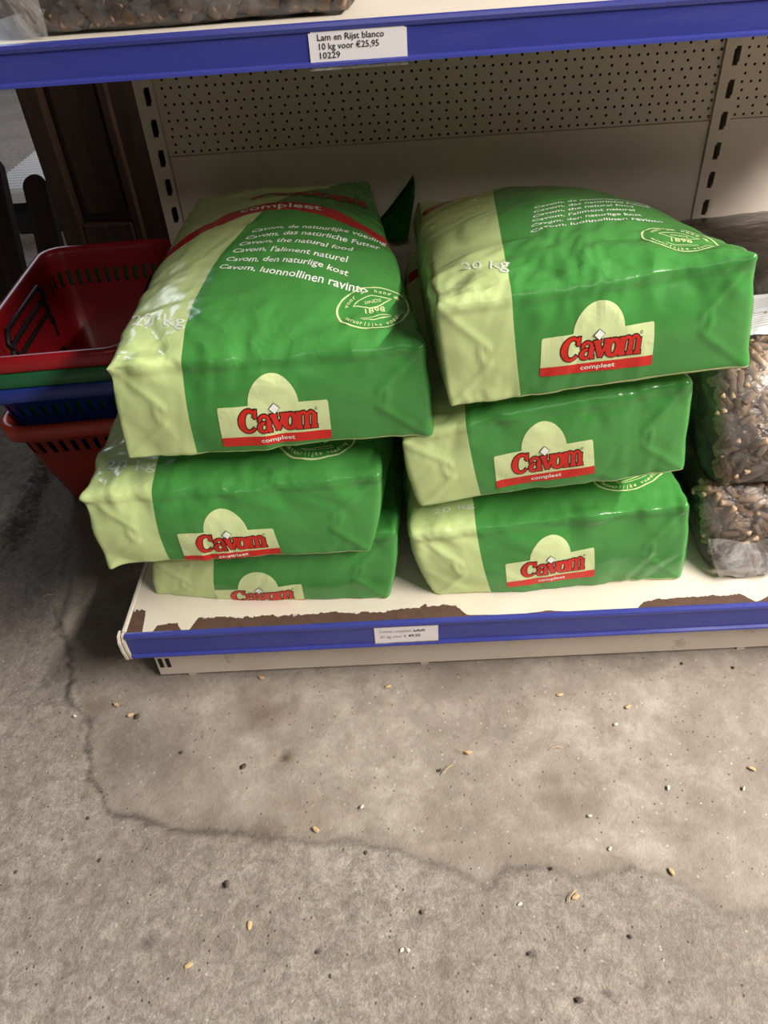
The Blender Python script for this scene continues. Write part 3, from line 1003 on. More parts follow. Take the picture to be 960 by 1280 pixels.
LINES = ['Cavom, de natuurlijke voeding', 'Cavom, das nat\u00fcrliche Futter', 'Cavom, the natural food', "Cavom, l'aliment naturel", 'Cavom, den naturlige kost', 'Cavom, luonnollinen ravinto']


def lines_print(sack, quad, parent, org):
    pr = Print()
    wd = [1.0, .97, .80, .79, .82, .96]
    ind = [0, 0, 0, 0, 0, 0]
    for i, (t, w) in enumerate(zip(LINES, wd)):
        pr.text(t, 0.0, 1 - (i + .72) / 6.0, .118, 0, 0, 0.012, width=w * .98)
    o = pr.finish('slogan_print', [M['white']], quad_map(sack, quad), parent, org, (.03, .06))
    o['label'] = 'white slogan lines in six languages'
    return o


def ring_text(pr, s, a0, a1, rx, ry, size, mi, flip=False, bold=0.01):
    """letters set one by one along an ellipse about (.5,.5)"""
    n = len(s)
    for i, ch in enumerate(s):
        if ch == ' ': continue
        a = math.radians(a0 + (a1 - a0) * (i / max(n - 1, 1)))
        cx, cy = .5 + rx * math.cos(a), .5 + ry * math.sin(a)
        rot = math.atan2(ry * math.cos(a), -rx * math.sin(a))
        rot = rot + PI if not flip else rot
        c, sn = math.cos(rot), math.sin(rot)
        v, f, w = text_polys(ch, bold)
        pr.text(ch, -w * size / 2, -size * .3, size, mi, 0, bold, fn=lambda x, y, c=c, sn=sn, cx=cx, cy=cy: (cx + x * c * .62 - y * sn * .62, cy + x * sn + y * c))


def seal_print(sack, quad, parent, org):
    pr = Print()
    ring = arc(.5, .5, .48, .47, 0, 352.5, 48)
    pr.stroke(ring, .028, 0, 0, closed=True)
    leaf = [(.24, .60)] + [(.24 + .5 * t, .60 + .12 * math.sin(PI * t ** .8) + .03 * t) for t in np.linspace(.08, .92, 10)] + [(.76, .64)] + [(.76 - .5 * t, .64 - .13 * math.sin(PI * t) - .02 * t) for t in np.linspace(.08, .92, 10)]
    pr.stroke(leaf, .018, 0, 0, closed=True)
    leaf2 = [(.30, .30), (.42, .285), (.56, .31), (.70, .33), (.72, .29), (.60, .26), (.46, .245), (.34, .26)]
    pr.stroke(leaf2, .014, 0, 0, closed=True)
    pr.text('SINDS', .5, .585, .085, 0, 0, 0.005, align='C')
    pr.text('1898', .5, .395, .15, 0, 0, 0.012, align='C')
    ring_text(pr, 'voor uw hond de', 158, 22, .375, .365, .135, 0, bold=.02)
    ring_text(pr, 'natuurlijke voeding', 200, 340, .385, .375, .125, 0, flip=True, bold=.02)
    o = pr.finish('seal_print', [M['pale']], quad_map(sack, quad), parent, org, (.05, .05))
    o['label'] = 'pale green oval seal ringed with small lettering'
    return o


def weight_print(sack, quad, parent, org):
    pr = Print()
    pr.text('20 kg', 0.0, .22, .85, 0, 0, 0.006, width=1.0)
    o = pr.finish('weight_print', [M['weight']], quad_map(sack, quad), parent, org, (.1, .25))
    o['label'] = 'silvery white 20 kg weight mark'
    return o


def top_print(sack, quad, parent, org):
    pr = Print()
    brand_word(pr, .02, .34, .96, .66, 0, 1, 0, .008)
    o = pr.finish('top_lettering', [M['darkred'], M['black']], quad_map(sack, quad), parent, org, (.04, .1))
    o['label'] = 'large red Cavom lettering across the far end'
    return o


def compleet_print(sack, quad, parent, org):
    pr = Print()
    pr.text('compleet', .0, .22, .95, 0, 0, 0.01, width=1.0)
    return pr.finish('band_lettering', [M['white']], quad_map(sack, quad), parent, org, (.05, .25))
# ---------------------------------------------------------------- sacks
def cube_grid(na, nb, nc):
    """grid over the six faces of the unit cube with shared vertices; returns params, quads, face ids"""
    idx = {}
    P = []
    F = []
    fid = []
    def vid(i, j, k):
        key = (i, j, k)
        if key not in idx:
            idx[key] = len(P); P.append((i / na, j / nb, k / nc))
        return idx[key]
    for i in range(na):
        for k in range(nc):
            F.append((vid(i, 0, k), vid(i + 1, 0, k), vid(i + 1, 0, k + 1), vid(i, 0, k + 1))); fid.append(0)
            F.append((vid(i + 1, nb, k), vid(i, nb, k), vid(i, nb, k + 1), vid(i + 1, nb, k + 1))); fid.append(5)
    for i in range(na):
        for j in range(nb):
            F.append((vid(i, j, nc), vid(i + 1, j, nc), vid(i + 1, j + 1, nc), vid(i, j + 1, nc))); fid.append(1)
            F.append((vid(i + 1, j, 0), vid(i, j, 0), vid(i, j + 1, 0), vid(i + 1, j + 1, 0))); fid.append(2)
    for j in range(nb):
        for k in range(nc):
            F.append((vid(0, j + 1, k), vid(0, j, k), vid(0, j, k + 1), vid(0, j + 1, k + 1))); fid.append(3)
            F.append((vid(na, j, k), vid(na, j + 1, k), vid(na, j + 1, k + 1), vid(na, j, k + 1))); fid.append(4)
    return np.array(P), F, fid


GRID = cube_grid(104, 110, 44)


class Height:
    """top surface of what lies below, on 6 mm cells"""
    def __init__(s, V):
        s.x0, s.y0, s.c = V[:, 0].min() - .03, V[:, 1].min() - .03, 0.006
        nx = int((V[:, 0].max() + .03 - s.x0) / s.c) + 1; ny = int((V[:, 1].max() + .03 - s.y0) / s.c) + 1
        s.g = np.full((nx, ny), -1.0)
        i = ((V[:, 0] - s.x0) / s.c).astype(int); j = ((V[:, 1] - s.y0) / s.c).astype(int)
        np.maximum.at(s.g, (i, j), V[:, 2])
        g = s.g.copy()
        for dx in (-1, 0, 1):
            for dy in (-1, 0, 1):
                g = np.maximum(g, np.roll(np.roll(s.g, dx, 0), dy, 1))
        s.g = g

    def at(s, V):
        i = ((V[:, 0] - s.x0) / s.c).astype(int); j = ((V[:, 1] - s.y0) / s.c).astype(int)
        ok = (i >= 0) & (i < s.g.shape[0]) & (j >= 0) & (j < s.g.shape[1])
        r = np.full(len(V), -1.0)
        r[ok] = s.g[i[ok], j[ok]]
        return r


def sack_mesh(sk, mat, below=None, floor_z=None, grid=GRID, name='sack_body', off=0.0):
    Pm, F, fid = grid
    V = sk.P(Pm[:, 0], Pm[:, 1], Pm[:, 2], off)
    if floor_z is not None:
        V[:, 2] = np.maximum(V[:, 2], floor_z)
    if below is not None:
        h = below.at(V) + 0.0012
        low = (Pm[:, 2] < 0.6)
        V[:, 2] = np.where(low & (h > V[:, 2]), np.minimum(h, V[:, 2] + 0.06), V[:, 2])
    org = np.array([V[:, 0].mean(), V[:, 1].mean(), V[:, 2].min()])
    me = bpy.data.meshes.new(name)
    me.from_pydata((V - org).tolist(), [], F)
    uv = me.uv_layers.new(name='Print'); uv2 = me.uv_layers.new(name='Arc')
    d = np.zeros((len(me.loops), 2), np.float32); d2 = np.full((len(me.loops), 2), -1.0, np.float32)
    li = 0
    bnd = lambda v: sk.bnd + sk.bcurve * max(0.0, v - 1.08) ** 1.6
    for f, fi in zip(F, fid):
        for vi in f:
            a, b, c = Pm[vi]
            if fi == 0: d[li] = (a - bnd(1), c)
            elif fi == 1:
                d[li] = (a - bnd(1 + b), 1 + b); d2[li] = (b - (sk.arc + 0.115 * math.sin(PI * a) ** .8), 1)
            elif fi == 3: d[li] = (-0.1, max(c, .06))
            elif fi == 4: d[li] = (0.2, max(c, .06))
            elif fi == 2: d[li] = (-0.1, 0)
            else: d[li] = (a - bnd(2), 1.5)
            li += 1
    uv.data.foreach_set('uv', d.ravel()); uv2.data.foreach_set('uv', d2.ravel())
    o = link_mesh(name, me, mat, smooth=True)
    return o, org, V


SACK_LABELS = {
    'left_bottom': 'bottom green sack of the left stack, resting on the white deck near its open end',
    'left_middle': 'middle green sack of the left stack, jutting out past the deck end',
    'left_top': 'top green sack of the left stack with white slogan lines in six languages',
    'right_bottom': 'bottom green sack of the right stack, lying on the white deck',
    'right_middle': 'middle green sack of the right stack, squeezed between two others',
    'right_top': 'top green sack of the right stack, tilted up towards its right corner',
}
BUILT = {}
for stack in ('left', 'right'):
    below = None
    for lvl in ('bottom', 'middle', 'top'):
        nm = stack + '_' + lvl
        cfg = SACKS[nm]
        sk = Sack(cfg['F'], cfg['B'], **cfg['kw'])
        body, org, V = sack_mesh(sk, M['sack'], below, HB + .0008 if lvl == 'bottom' else None)
        root = empty('pet_food_sack', org)
        tag(root, SACK_LABELS[nm], 'sack', 'green dog food sacks in two stacks')
        body.parent = root
        pq = cfg['prints']
        label_print(sk, pq['label'], root, org)
        if 'weight' in pq: weight_print(sk, pq['weight'], root, org)
        if 'lines' in pq: lines_print(sk, pq['lines'], root, org)
        if 'seal' in pq: seal_print(sk, pq['seal'], root, org)
        if nm == 'left_top':
            top_print(sk, pq['top'], root, org)
            compleet_print(sk, pq['band'], root, org)
        BUILT[nm] = (sk, root, org)
        below = Height(V[(GRID[0][:, 2] > .5)])

# the crimped far end of the top left sack, standing up behind it
sk, root, org = BUILT['left_top']
rows = []
for i in range(9):
    t = i / 8
    w = 0.034 * (1 - t) ** .8 + .0015
    cx, cz = 0.405 + 0.050 * t, 0.405 + 0.110 * t
    y = 0.705 + 0.008 * math.sin(5 * t)
    rows.append([(cx - w - .012 * (1 - t), y + .006 * math.sin(9 * t), cz), (cx - .3 * w, y + .012, cz + .004), (cx + .3 * w, y - .004, cz - .002), (cx + w, y + .010 + .004 * math.sin(7 * t), cz - .006)])
bm = bmesh.new()
vs = [[bm.verts.new(Vector(p) - Vector(org)) for p in r] for r in rows]
for a, b in zip(vs[:-1], vs[1:]):
    for k in range(3):
        bm.faces.new((a[k], a[k + 1], b[k + 1], b[k]))
bmesh.ops.solidify(bm, geom=bm.faces[:], thickness=0.002)
n = N('green_film')
n.base(srgb(40, 112, 44), 0.35)
obj_bm('crimped_end', bm, n.m, root)
# ---------------------------------------------------------------- price cards
def price_card(name, label, x0, x1, y, z0, z1, lines, rot=0.0, notch=False):
    bm = bmesh.new()
    add_box(bm, x0, x1, y - .0012, y - .0004, z0, z1)
    root = empty(name, ((x0 + x1) / 2, y, z0))
    org = Vector(root.location)
    for v in bm.verts: v.co -= org
    # small notch torn at both short sides
    bmesh.ops.bevel(bm, geom=[e for e in bm.edges if abs(e.verts[0].co.y - e.verts[1].co.y) > .0002 and abs((e.verts[0].co - e.verts[1].co).x) < 1e-6 and abs((e.verts[0].co - e.verts[1].co).z) < 1e-6], offset=.0022, segments=2, affect='EDGES')
    obj_bm('card', bm, M['cardpaper'], root)
    bm = bmesh.new()
    add_box(bm, x0 - .002, x1 + .0005, y - .0022, y - .0006, z0 - .0015, z0 + .0028)
    for v in bm.verts: v.co -= org
    obj_bm('card_holder', bm, M['film_milky'], root)
    pr = Print()
    for (t, fx, fz, size, mi, wd) in lines:
        pr.text(t, fx, fz, size, mi, 0, 0.012, width=wd)
    w, h = x1 - x0, z1 - z0
    f = lambda x, yy, off: np.stack([x0 + x * w, np.full_like(x, y - .0016), z0 + yy * h], -1)
    pr.finish('card_text', [M['ink'], M['ink_faded']], f, root, org, (2, 2))
    tag(root, label, 'price label')
    return root


price_card('price_card', 'white price card for lamb and rice food on the upper blue rail', .340, .4355, YU - .0045, .7845, .8168,
           [('Lam en Rijst blanco', .085, .735, .24, 0, .685), ('10 kg voor \u20ac25,95', .085, .50, .24, 0, .63), ('10229', .085, .265, .24, 0, .225)])
price_card('price_card', 'faded white price card for the green sacks on the lower blue rail', .357, .446, -.0045, .0975, .1335,
           [('Cavom compleet', .085, .66, .21, 1, .50), ('adult', .61, .66, .21, 0, .19), ('20 kg voor \u20ac', .085, .36, .21, 1, .42), ('49,95', .53, .36, .21, 0, .19)])

rng = random.Random(4)
SMALL = cube_grid(44, 44, 30)


def small_mesh(kind, v):
    """pellet: a pressed cylinder with broken ends; kibble: a puffed, rounded cube"""
    r = random.Random(100 + v)
    bm = bmesh.new()
    if kind == 'pellet':
        L = (.024, .029, .019)[v % 3]
        R = .0045
        rings = []
        for (t, k) in ((-.5, .82), (-.46, 1.0), (-.2, 1.02), (.1, .98), (.3, 1.02), (.46, 1.0), (.5, .8)):
            rings.append([bm.verts.new((L * t + r.uniform(-.0005, .0005), R * k * math.cos(2 * PI * q / 10) * r.uniform(.96, 1.04), R * k * math.sin(2 * PI * q / 10) * r.uniform(.96, 1.04))) for q in range(10)])
        for a, b in zip(rings[:-1], rings[1:]):
            for q in range(10):
                bm.faces.new((a[q], a[(q + 1) % 10], b[(q + 1) % 10], b[q]))
        bm.faces.new(rings[0][::-1]); bm.faces.new(rings[-1])
        bmesh.ops.recalc_face_normals(bm, faces=bm.faces[:])
    else:
        fs = add_box(bm, -.0068, .0068, -.0062, .0062, -.0066, .0066)
        bmesh.ops.subdivide_edges(bm, edges=bm.edges[:], cuts=3, use_grid_fill=True)
        for q in bm.verts:
            n = q.co.normalized() * .0082
            q.co = q.co.lerp(n, .55)
            q.co += Vector((r.uniform(-1, 1), r.uniform(-1, 1), r.uniform(-1, 1))) * .0005
    me = bpy.data.meshes.new(kind)
    bm.to_mesh(me); bm.free()
    for p in me.polygons: p.use_smooth = True
    return me


PEL = [small_mesh('pellet', v) for v in range(3)]
KIB = [small_mesh('kibble', v) for v in range(4)]
for me in PEL: me.materials.append(M['pellet'])
for i, me in enumerate(KIB): me.materials.append(M['kibble_tan'] if i == 3 else M['kibble'])


def basis(sk, face, a, t):
    e = .004
    if face == 'front': f = lambda x, y: sk.P(x, 0.0, y)
    else: f = lambda x, y: sk.P(x, y, 1.0)
    p = f(a, t)
    u = (f(a + e, t) - p) / e; w = (f(a, t + e) - p) / e
    n = np.cross(u, w)
    return Vector(p), Vector(u).normalized(), Vector(w).normalized(), Vector(n).normalized()


def pile_up(mass, sk, spots, meshes, org, count, inset):
    """the uncounted rest of the fill: many more of the same pieces, joined into the fill's own mesh"""
    V, F, MI = [], [], []
    src = [([v.co.copy() for v in m.vertices], [tuple(p.vertices) for p in m.polygons]) for m in meshes]
    for _ in range(count):
        face, a, t, X, Y, layer = spots()
        p, u, w, n = basis(sk, face, a, t)
        p = p - n * (inset + rng.uniform(0, .006)) - Vector(org)
        th = rng.uniform(0, PI)
        d = (u * math.cos(th) + w * math.sin(th) + n * rng.uniform(-.4, .4)).normalized()
        q = d.to_track_quat('X', 'Z').to_matrix()
        vs, fs = rng.choice(src)
        b = len(V)
        V += [tuple(p + q @ v) for v in vs]
        F += [tuple(b + i for i in f) for f in fs]
    bm = bmesh.new()
    bm.from_mesh(mass.data)
    vv = [bm.verts.new(v) for v in V]
    mi = len(mass.data.materials)
    for f in F:
        fc = bm.faces.new([vv[i] for i in f]); fc.material_index = mi; fc.smooth = True
    bm.to_mesh(mass.data); bm.free()
    mass.data.materials.append(meshes[0].materials[0])


def scatter(sk, kind, spots, meshes, label, cat, group, inset, dmin, count):
    """spots(): (face, across, along, metres across, metres along)"""
    placed = []
    tries = 0
    while len(placed) < count and tries < count * 22:
        tries += 1
        face, a, t, X, Y, layer = spots()
        p, u, w, n = basis(sk, face, a, t)
        p = p - n * (inset + layer * .0085)
        if kind == 'pellet':
            th = rng.uniform(0, PI)
            d = (u * math.cos(th) + w * math.sin(th) + n * rng.uniform(-.25, .25)).normalized()
            ends = [p + d * s for s in (-.009, -.003, .003, .009)]
        else:
            d = Vector((rng.gauss(0, 1), rng.gauss(0, 1), rng.gauss(0, 1))).normalized()
            ends = [p]
        E = np.array(ends)
        if placed:
            PP = np.array([pl[0] for pl in placed])
            near = PP[np.linalg.norm(PP[:, 0] - E[0], axis=1) < .04].reshape(-1, 3)
            if len(near) and np.linalg.norm(near[:, None] - E[None], axis=2).min() < dmin:
                continue
        placed.append((ends, p, d, layer))
    for ends, p, d, _ in placed:
        o = bpy.data.objects.new(kind, rng.choice(meshes))
        COL.objects.link(o)
        q = d.to_track_quat('X', 'Z')
        o.rotation_euler = (q.to_matrix() @ Matrix.Rotation(rng.uniform(0, 2 * PI), 3, 'X')).to_euler()
        o.location = p
        tag(o, label, cat, group)
    return len(placed)


# clear sacks of brown pellets at the right
PF = dict(
    low=Sack(dict(bl=(.838, .060, .142), br=(1.24, .060, .142), tl=(.806, .115, .262), tr=(1.25, .115, .262)),
             dict(bl=(.85, .70, .142), br=(1.26, .70, .142), tl=(.85, .70, .27), tr=(1.26, .70, .27)), seed=71, r=.02, top=.02, bot=0, front=.02, side=.012, wr=1.5),
    high=Sack(dict(bl=(.815, .085, .268), br=(1.25, .085, .268), tl=(.812, .165, .425), tr=(1.25, .16, .42)),
              dict(bl=(.86, .70, .28), br=(1.27, .70, .28), tl=(.88, .72, .405), tr=(1.27, .72, .42)), seed=83, r=.03, top=.035, bot=.004, front=.03, side=.012, wr=1.4))
below = None
for lv, lab in (('low', 'lower clear plastic sack of brown pellets at the right, standing on the white deck'), ('high', 'upper clear plastic sack of brown pellets at the right, with a white sticker')):
    sk = PF[lv]
    film, org, V = sack_mesh(sk, M['film'], below, HB + .0008 if lv == 'low' else None, SMALL, 'clear_film')
    root = empty('pellet_sack', org)
    tag(root, lab, 'sack', 'clear sacks of pellets')
    film.parent = root
    mass, o2, _ = sack_mesh(sk, M['pellet_mass'], below, HB + .006 if lv == 'low' else None, SMALL, 'pellet_fill', off=-.024)
    mass.parent = root
    mass.location = Vector(o2) - Vector(org)
    mass['kind'] = 'stuff'
    if lv == 'low':
        below = Height(V[(SMALL[0][:, 2] > .5)])
        sp = lambda: ('front', rng.uniform(.02, .36), rng.uniform(.06, .95), 0, 0, 0)
        pile_up(mass, sk, sp, PEL, o2, 420, .0165)
        scatter(sk, 'pellet', sp, PEL, 'brown pressed pellet seen through the lower clear sack', 'pellet', 'pellets in the lower clear sack', .0065, .0072, 90)
    else:
        def sp():
            if rng.random() < .62: return ('front', rng.uniform(.02, .42), rng.uniform(.0, .99), 0, 0, 0)
            return ('top', rng.uniform(.02, .42), rng.uniform(.0, .26), 0, 0, 0)
        pile_up(mass, sk, sp, PEL, o2, 800, .0165)
        scatter(sk, 'pellet', sp, PEL, 'brown pressed pellet seen through the upper clear sack', 'pellet', 'pellets in the upper clear sack', .0065, .0070, 208)
        # printed sticker lying on the shoulder of the sack
        a0, a1, b0, b1 = .115, .30, .10, .26
        pr = Print()
        pr.poly([(0, 0), (1, 0), (1, 1), (0, 1)], 0, 0)
        rl = random.Random(5)
        yy = .88
        pr.poly([(.12, .90), (.34, .90), (.34, .95), (.12, .95)], 1, 1)
        for k in range(15):
            x1 = rl.uniform(.45, .92)
            pr.poly([(.08, yy - .012), (x1, yy - .012), (x1, yy), (.08, yy)], 1, 1)
            yy -= .05
        f = lambda x, y, off: sk.P(a0 + (a1 - a0) * x, b0 + (b1 - b0) * y, 1.0, off)
        st = pr.finish('sticker', [M['paper'], M['ink_faded']], f, root, org, (.08, .08), eps=.0012)
        st['label'] = 'white paper sticker with fine print'

# a fold of loose clear film hanging from the lower front
bm = bmesh.new()
g = []
sk = PF['low']
for i in range(19):
    row = []
    for k in range(6):
        a = .02 + .62 * i / 18
        t = k / 5
        p = sk.P(a, 0.0, .42 - .40 * t) + np.array([0, -.004 - .010 * t + .004 * math.sin(i * 1.3 + k) - .006 * t * math.sin(i * .6), .004 * math.sin(i * 1.9) * t])
        p[2] = max(p[2], HB + .0015)
        row.append(bm.verts.new(Vector(p)))
    g.append(row)
for a, b in zip(g[:-1], g[1:]):
    for k in range(5):
        bm.faces.new((a[k], a[k + 1], b[k + 1], b[k]))
root = [o for o in bpy.data.objects if o.name == 'pellet_sack'][0]
for v in bm.verts: v.co -= root.location
obj_bm('loose_film', bm, M['film_milky'], root, smooth=True)

# clear sack of kibble on the upper shelf
sk = Sack(dict(bl=(.054, .191, ZU + .001), br=(.386, .191, ZU + .001), tl=(.003, .213, .93), tr=(.405, .21, .93)),
          dict(bl=(.04, .66, ZU + .001), br=(.39, .66, ZU + .001), tl=(.02, .66, .91), tr=(.40, .66, .91)), seed=91, r=.012, top=.02, bot=0, front=.008, side=.01, wr=.8)
film, org, V = sack_mesh(sk, M['film'], None, ZU + .0008, SMALL, 'clear_film')
root = empty('kibble_sack', org)
tag(root, 'clear plastic sack of brown kibble lying on the upper shelf', 'sack')
film.parent = root
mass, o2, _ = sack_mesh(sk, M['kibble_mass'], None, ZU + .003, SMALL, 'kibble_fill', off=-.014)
mass.parent = root
mass.location = Vector(o2) - Vector(org)
mass['kind'] = 'stuff'
for v in mass.data.vertices:
    if v.co.x + o2[0] < .088: v.co.x = .088 - o2[0]
sp = lambda: ('front', rng.uniform(.10, .97), rng.uniform(.03, .62), 0, 0, 0)
pile_up(mass, sk, sp, KIB[:3], o2, 150, .020)
scatter(sk, 'kibble', sp, KIB, 'brown lump of kibble in the clear sack on the upper shelf', 'kibble', 'kibble in the clear sack', .0085, .0118, 120)
bm = bmesh.new()
# milky side seam of the film at the left end
vs = []
for i in range(9):
    t = i / 8
    vs.append([bm.verts.new(Vector((.046 - .05 * t - .008 * math.sin(4 * t), .185 + .018 * t, ZU + .0018 + .10 * t)) - Vector(org)),
               bm.verts.new(Vector((.080 - .010 * t, .181 + .022 * t + .003 * math.sin(6 * t), ZU + .0018 + .10 * t)) - Vector(org))])
for a, b in zip(vs[:-1], vs[1:]):
    bm.faces.new((a[0], a[1], b[1], b[0]))
obj_bm('side_seam', bm, M['film_milky'], root, smooth=True)


# ---------------------------------------------------------------- shopping baskets
def rrect(hx, hy, r, n=7):
    pts = []
    for (sx, sy, a0) in ((1, 1, 0), (-1, 1, 90), (-1, -1, 180), (1, -1, 270)):
        for i in range(n):
            a = math.radians(a0 + 90 * i / (n - 1))
            pts.append((sx * (hx - r) + r * math.cos(a), sy * (hy - r) + r * math.sin(a)))
    # straight runs are cut up so that the slots follow the wall
    out = []
    for i, p in enumerate(pts):
        q = pts[(i + 1) % len(pts)]
        out.append(p)
        if math.hypot(q[0] - p[0], q[1] - p[1]) > .06:
            for k in (1, 2, 3): out.append((p[0] + (q[0] - p[0]) * k / 4, p[1] + (q[1] - p[1]) * k / 4))
    return out


HX, HY, HT = .134, .245, .226


def make_basket(name, label, mat, loc, rz, tilt=0.0):
    root = empty(name, loc, rz)
    prof = [  # (half x, half y, corner radius, z, is wall)
        (.0, .0, .0, 0, 0), (HX - .036, HY - .068, .030, 0, 0), (HX - .032, HY - .063, .034, .006, 1), (HX - .018, HY - .034, .036, .100, 1), (HX - .005, HY - .006, .038, .196, 1),
        (HX + .008, HY + .008, .045, .198, 0), (HX + .010, HY + .010, .047, .197, 0), (HX + .012, HY + .012, .049, .201, 0), (HX + .0125, HY + .0125, .049, .219, 0), (HX + .010, HY + .010, .047, .2245, 0),
        (HX + .004, HY + .004, .042, HT, 0), (HX - .003, HY - .003, .038, .224, 0), (HX - .0065, HY - .0075, .036, .215, 0),
        (HX - .0075, HY - .0085, .036, .196, 1), (HX - .0205, HY - .0365, .034, .100, 1), (HX - .0345, HY - .0655, .032, .009, 0), (HX - .040, HY - .072, .028, .003, 0), (0, 0, 0, .003, 0)]
    bm = bmesh.new()
    uvl = bm.loops.layers.uv.new('Wall')
    rings = []
    ref = rrect(HX, HY, .04)
    U = [0]
    for i in range(len(ref)):
        q = ref[(i + 1) % len(ref)]
        U.append(U[-1] + math.hypot(q[0] - ref[i][0], q[1] - ref[i][1]))
    for hx, hy, r, z, wl in prof:
        if hx == 0: rings.append([bm.verts.new((0, 0, z))])
        else: rings.append([bm.verts.new((x, y, z)) for x, y in rrect(hx, hy, r)])
    n = len(ref)
    for ri in range(len(rings) - 1):
        a, b = rings[ri], rings[ri + 1]
        wl = prof[ri][4] and prof[ri + 1][4]
        for k in range(n):
            j = (k + 1) % n
            if len(a) == 1: f = bm.faces.new((a[0], b[j], b[k])); us = None
            elif len(b) == 1: f = bm.faces.new((a[k], a[j], b[0])); us = None
            else:
                f = bm.faces.new((a[k], a[j], b[j], b[k]))
                if wl:
                    for lp, (uu, zz) in zip(f.loops, ((U[k], prof[ri][3]), (U[k + 1], prof[ri][3]), (U[k + 1], prof[ri + 1][3]), (U[k], prof[ri + 1][3]))):
                        lp[uvl].uv = (uu, zz)
            f.smooth = True
    obj_bm('basket_body', bm, mat, root)
    # two folded carrying handles lying along the inside of the rim
    for s in (-1, 1):
        bm = bmesh.new()
        x = s * (HX - .018)
        pts = [(x * .97, -.10, .150), (x, -.11, .185), (x, -.095, .203), (x, .095, .203), (x, .11, .185), (x * .97, .10, .150)]
        add_tube(bm, pts, .0045, 8)
        obj_bm('handle', bm, M['dark'], root, smooth=True)
    root['label'] = label; root['category'] = 'basket'; root['group'] = 'stacked shopping baskets'
    return root


BX, BY = -.188, .675
make_basket('shopping_basket', 'orange red shopping basket at the bottom of the nested stack', mat_basket('orange_red_plastic', (176, 62, 44)), (BX + .008, BY, -0.003), .06)
make_basket('shopping_basket', 'blue shopping basket nested above the orange red one', mat_basket('blue_basket_plastic', (40, 58, 140)), (BX, BY, .075), .06)
make_basket('shopping_basket', 'green shopping basket nested between the blue and red ones', mat_basket('green_basket_plastic', (36, 104, 62)), (BX, BY, .104), .06)
make_basket('shopping_basket', 'red shopping basket on top of the nested stack', mat_basket('red_basket_plastic', (168, 26, 34)), (BX, BY, .133), .06)

# ---------------------------------------------------------------- behind the shelving
cab = empty('wooden_cabinet', (-.10, 1.25, 0))
tag(cab, 'dark stained wooden cabinet standing behind the baskets', 'cabinet')
org = Vector(cab.location)


def cpart(name, boxes, mat, parent, bevel=.002):
    bm = bmesh.new()
    for b in boxes: add_box(bm, *b, bevel=bevel)
    for v in bm.verts: v.co -= org
    return obj_bm(name, bm, mat, parent)


cpart('carcass', [(-.325, .20, 1.085, 1.44, 0, 1.30)], M['wood'], cab)
cpart('stile', [(-.345, -.300, 1.045, 1.085, 0, 1.30)], M['wood'], cab, .004)
cpart('stile', [(-.185, -.165, 1.060, 1.085, 0, 1.30)], M['wood'], cab, .004)
cpart('rail', [(-.300, -.185, 1.055, 1.085, .20, .355)], M['wood'], cab, .004)
cpart('rail', [(-.300, -.185, 1.055, 1.085, 1.18, 1.30)], M['wood'], cab, .004)
cpart('inset_panel', [(-.292, -.193, 1.076, 1.088, .37, 1.17)], M['wood'], cab, .005)


def plank(label, p0, p1, w, d):
    """weathered board with a rounded upper end, leaning"""
    p0, p1 = Vector(p0), Vector(p1)
    L = (p1 - p0).length
    bm = bmesh.new()
    pts = [(-w, 0), (w, 0), (w, L - w)] + [(w * math.cos(a), L - w + w * math.sin(a)) for a in np.linspace(.2, PI - .2, 9)] + [(-w, L - w)]
    fr = [bm.verts.new((x, -d, z)) for x, z in pts]; bk = [bm.verts.new((x, d, z)) for x, z in pts]
    bm.faces.new(fr); bm.faces.new(bk[::-1])
    for i in range(len(pts)):
        j = (i + 1) % len(pts)
        bm.faces.new((fr[j], fr[i], bk[i], bk[j]))
    bmesh.ops.recalc_face_normals(bm, faces=bm.faces[:])
    o = obj_bm('timber_plank', bm, M['wood2'])
    z = (p1 - p0).normalized()
    x = Vector((1, 0, 0)); x = (x - z * x.dot(z)).normalized(); y = z.cross(x)
    o.matrix_world = Matrix(((x.x, y.x, z.x, p0.x), (x.y, y.y, z.y, p0.y), (x.z, y.z, z.z, p0.z), (0, 0, 0, 1)))
    tag(o, label, 'plank', 'leaning timber planks')
    return o


plank('rounded brown timber plank leaning beside the wooden cabinet', (-.40, 1.00, 0), (-.505, 1.36, .385), .030, .016)
plank('darker timber plank at the left edge, leaning over the baskets', (-.52, 1.00, 0), (-.64, 1.42, .43), .036, .018)

crate = empty('ribbed_tray', (-.72, 2.50, 0))
tag(crate, 'white ribbed tray on a dark base, on the floor beyond the cabinet', 'tray')
bm = bmesh.new()
add_box(bm, -.24, .30, -.40, .42, -.002, .115, bevel=.006)
obj_bm('base', bm, M['dark'], crate)
bm = bmesh.new()
prof = []
n = 26
for i in range(n + 1):
    y = -.43 + .88 * i / n
    prof += [(y, .152), (y + .010, .166), (y + .022, .166), (y + .030, .152)]
prof += [(prof[-1][0], .117), (-.43, .117)]
add_prism_x(bm, prof, -.29, .34)
obj_bm('ribbed_lid', bm, M['ribbed'], crate)

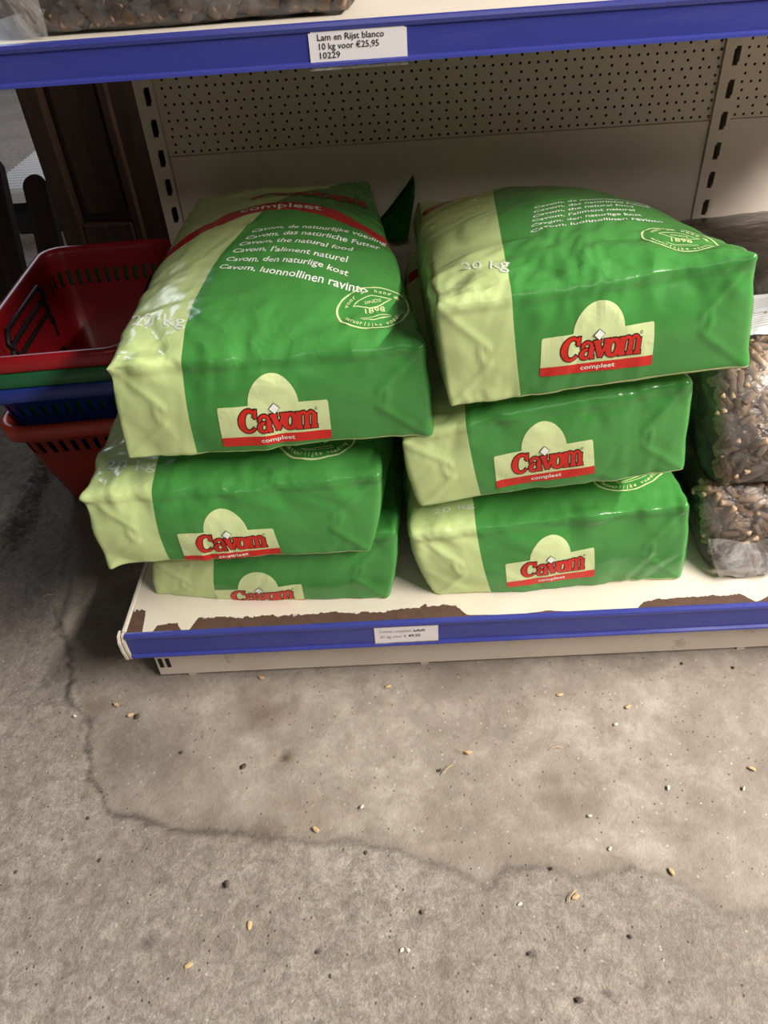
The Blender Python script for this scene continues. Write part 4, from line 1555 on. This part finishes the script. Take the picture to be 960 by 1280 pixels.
# ---------------------------------------------------------------- litter on the floor
CHIPS = [(0.369, -0.005), (0.712, -0.06), (0.202, -0.336), (0.137, -0.377), (0.273, -0.223), (0.175, 0.022), (0.478, -0.122), (0.62, -0.034), (0.704, -0.294), (0.585, -0.318), (0.848, -0.164), (-0.014, -0.035), (-0.041, -0.015)]
GRAINS = [(0.379, -0.369), (0.386, -0.369), (0.623, -0.22), (0.688, -0.088), (0.332, -0.195), (0.732, -0.186), (-0.099, -0.033), (0.638, -0.263), (0.827, -0.191), (0.519, -0.324)]
GRAVEL = [(0.168, -0.288), (0.284, -0.368), (0.299, -0.393), (0.404, -0.329), (0.522, -0.377), (0.567, -0.424), (0.637, -0.363), (0.338, -0.256), (-0.103, -0.263), (0.076, -0.102), (0.168, -0.129), (0.811, 0.012), (0.883, 0.0), (0.563, -0.284), (0.438, -0.147), (-0.002, -0.039), (0.001, -0.252), (-0.031, -0.195)]
STRAW = [(-0.178, 0.445, 1.1), (-0.224, 0.22, .3), (-0.133, 0.304, -.6), (-0.05, 0.069, .5), (0.448, -0.147, .8), (0.598, -0.122, .2), (0.472, -0.122, -.4), (0.581, -0.317, .9)]


def bit(name, loc, size, flat, mat, seed, label, cat, group, rz=None):
    r = random.Random(seed)
    bm = bmesh.new()
    bmesh.ops.create_icosphere(bm, subdivisions=2, radius=1.0)
    for v in bm.verts:
        k = 1 + .35 * float(vnoise(np.array([v.co.x * 1.7 + seed, v.co.y * 1.7, v.co.z * 1.7]), seed))
        v.co = Vector((v.co.x * size[0] * k, v.co.y * size[1] * k, v.co.z * flat * k))
    o = obj_bm(name, bm, mat)
    o.location = (loc[0], loc[1], -0.0015 + flat * .6)
    o.rotation_euler = (0, 0, r.uniform(0, 6.3) if rz is None else rz)
    tag(o, label, cat, group)


for i, p in enumerate(CHIPS):
    bit('wood_chip', p, (.0052, .0026), .0014, M['chip'], 200 + i, 'small pale wood chip lying on the concrete floor', 'chip', 'pale wood chips on the floor')
for i, p in enumerate(GRAINS):
    bit('grain', p, (.0030, .0018), .0016, M['grain'], 300 + i, 'tiny white grain lying on the concrete floor', 'grain', 'white grains on the floor')
for i, p in enumerate(GRAVEL):
    s = .0045 if i % 5 == 0 else .0026
    bit('gravel_crumb', p, (s, s * .75), s * .5, M['gravel'], 400 + i, 'small dark crumb of grit on the concrete floor', 'grit', 'dark grit on the floor')
for i, (x, y, a) in enumerate(STRAW):
    s = .03 if i == 0 else .009
    bm = bmesh.new()
    add_tube(bm, [(-s, 0, 0), (-s * .3, s * .12, .001), (s * .4, s * .05, .0012), (s, -s * .15, 0)], .0006, 6)
    o = obj_bm('straw', bm, M['chip'])
    o.location = (x, y, .0008 if i else .004); o.rotation_euler = (0, 0, a)
    tag(o, 'thin pale straw lying on the concrete floor' if i else 'long pale straw on the dark floor below the baskets', 'straw', 'straws on the floor')
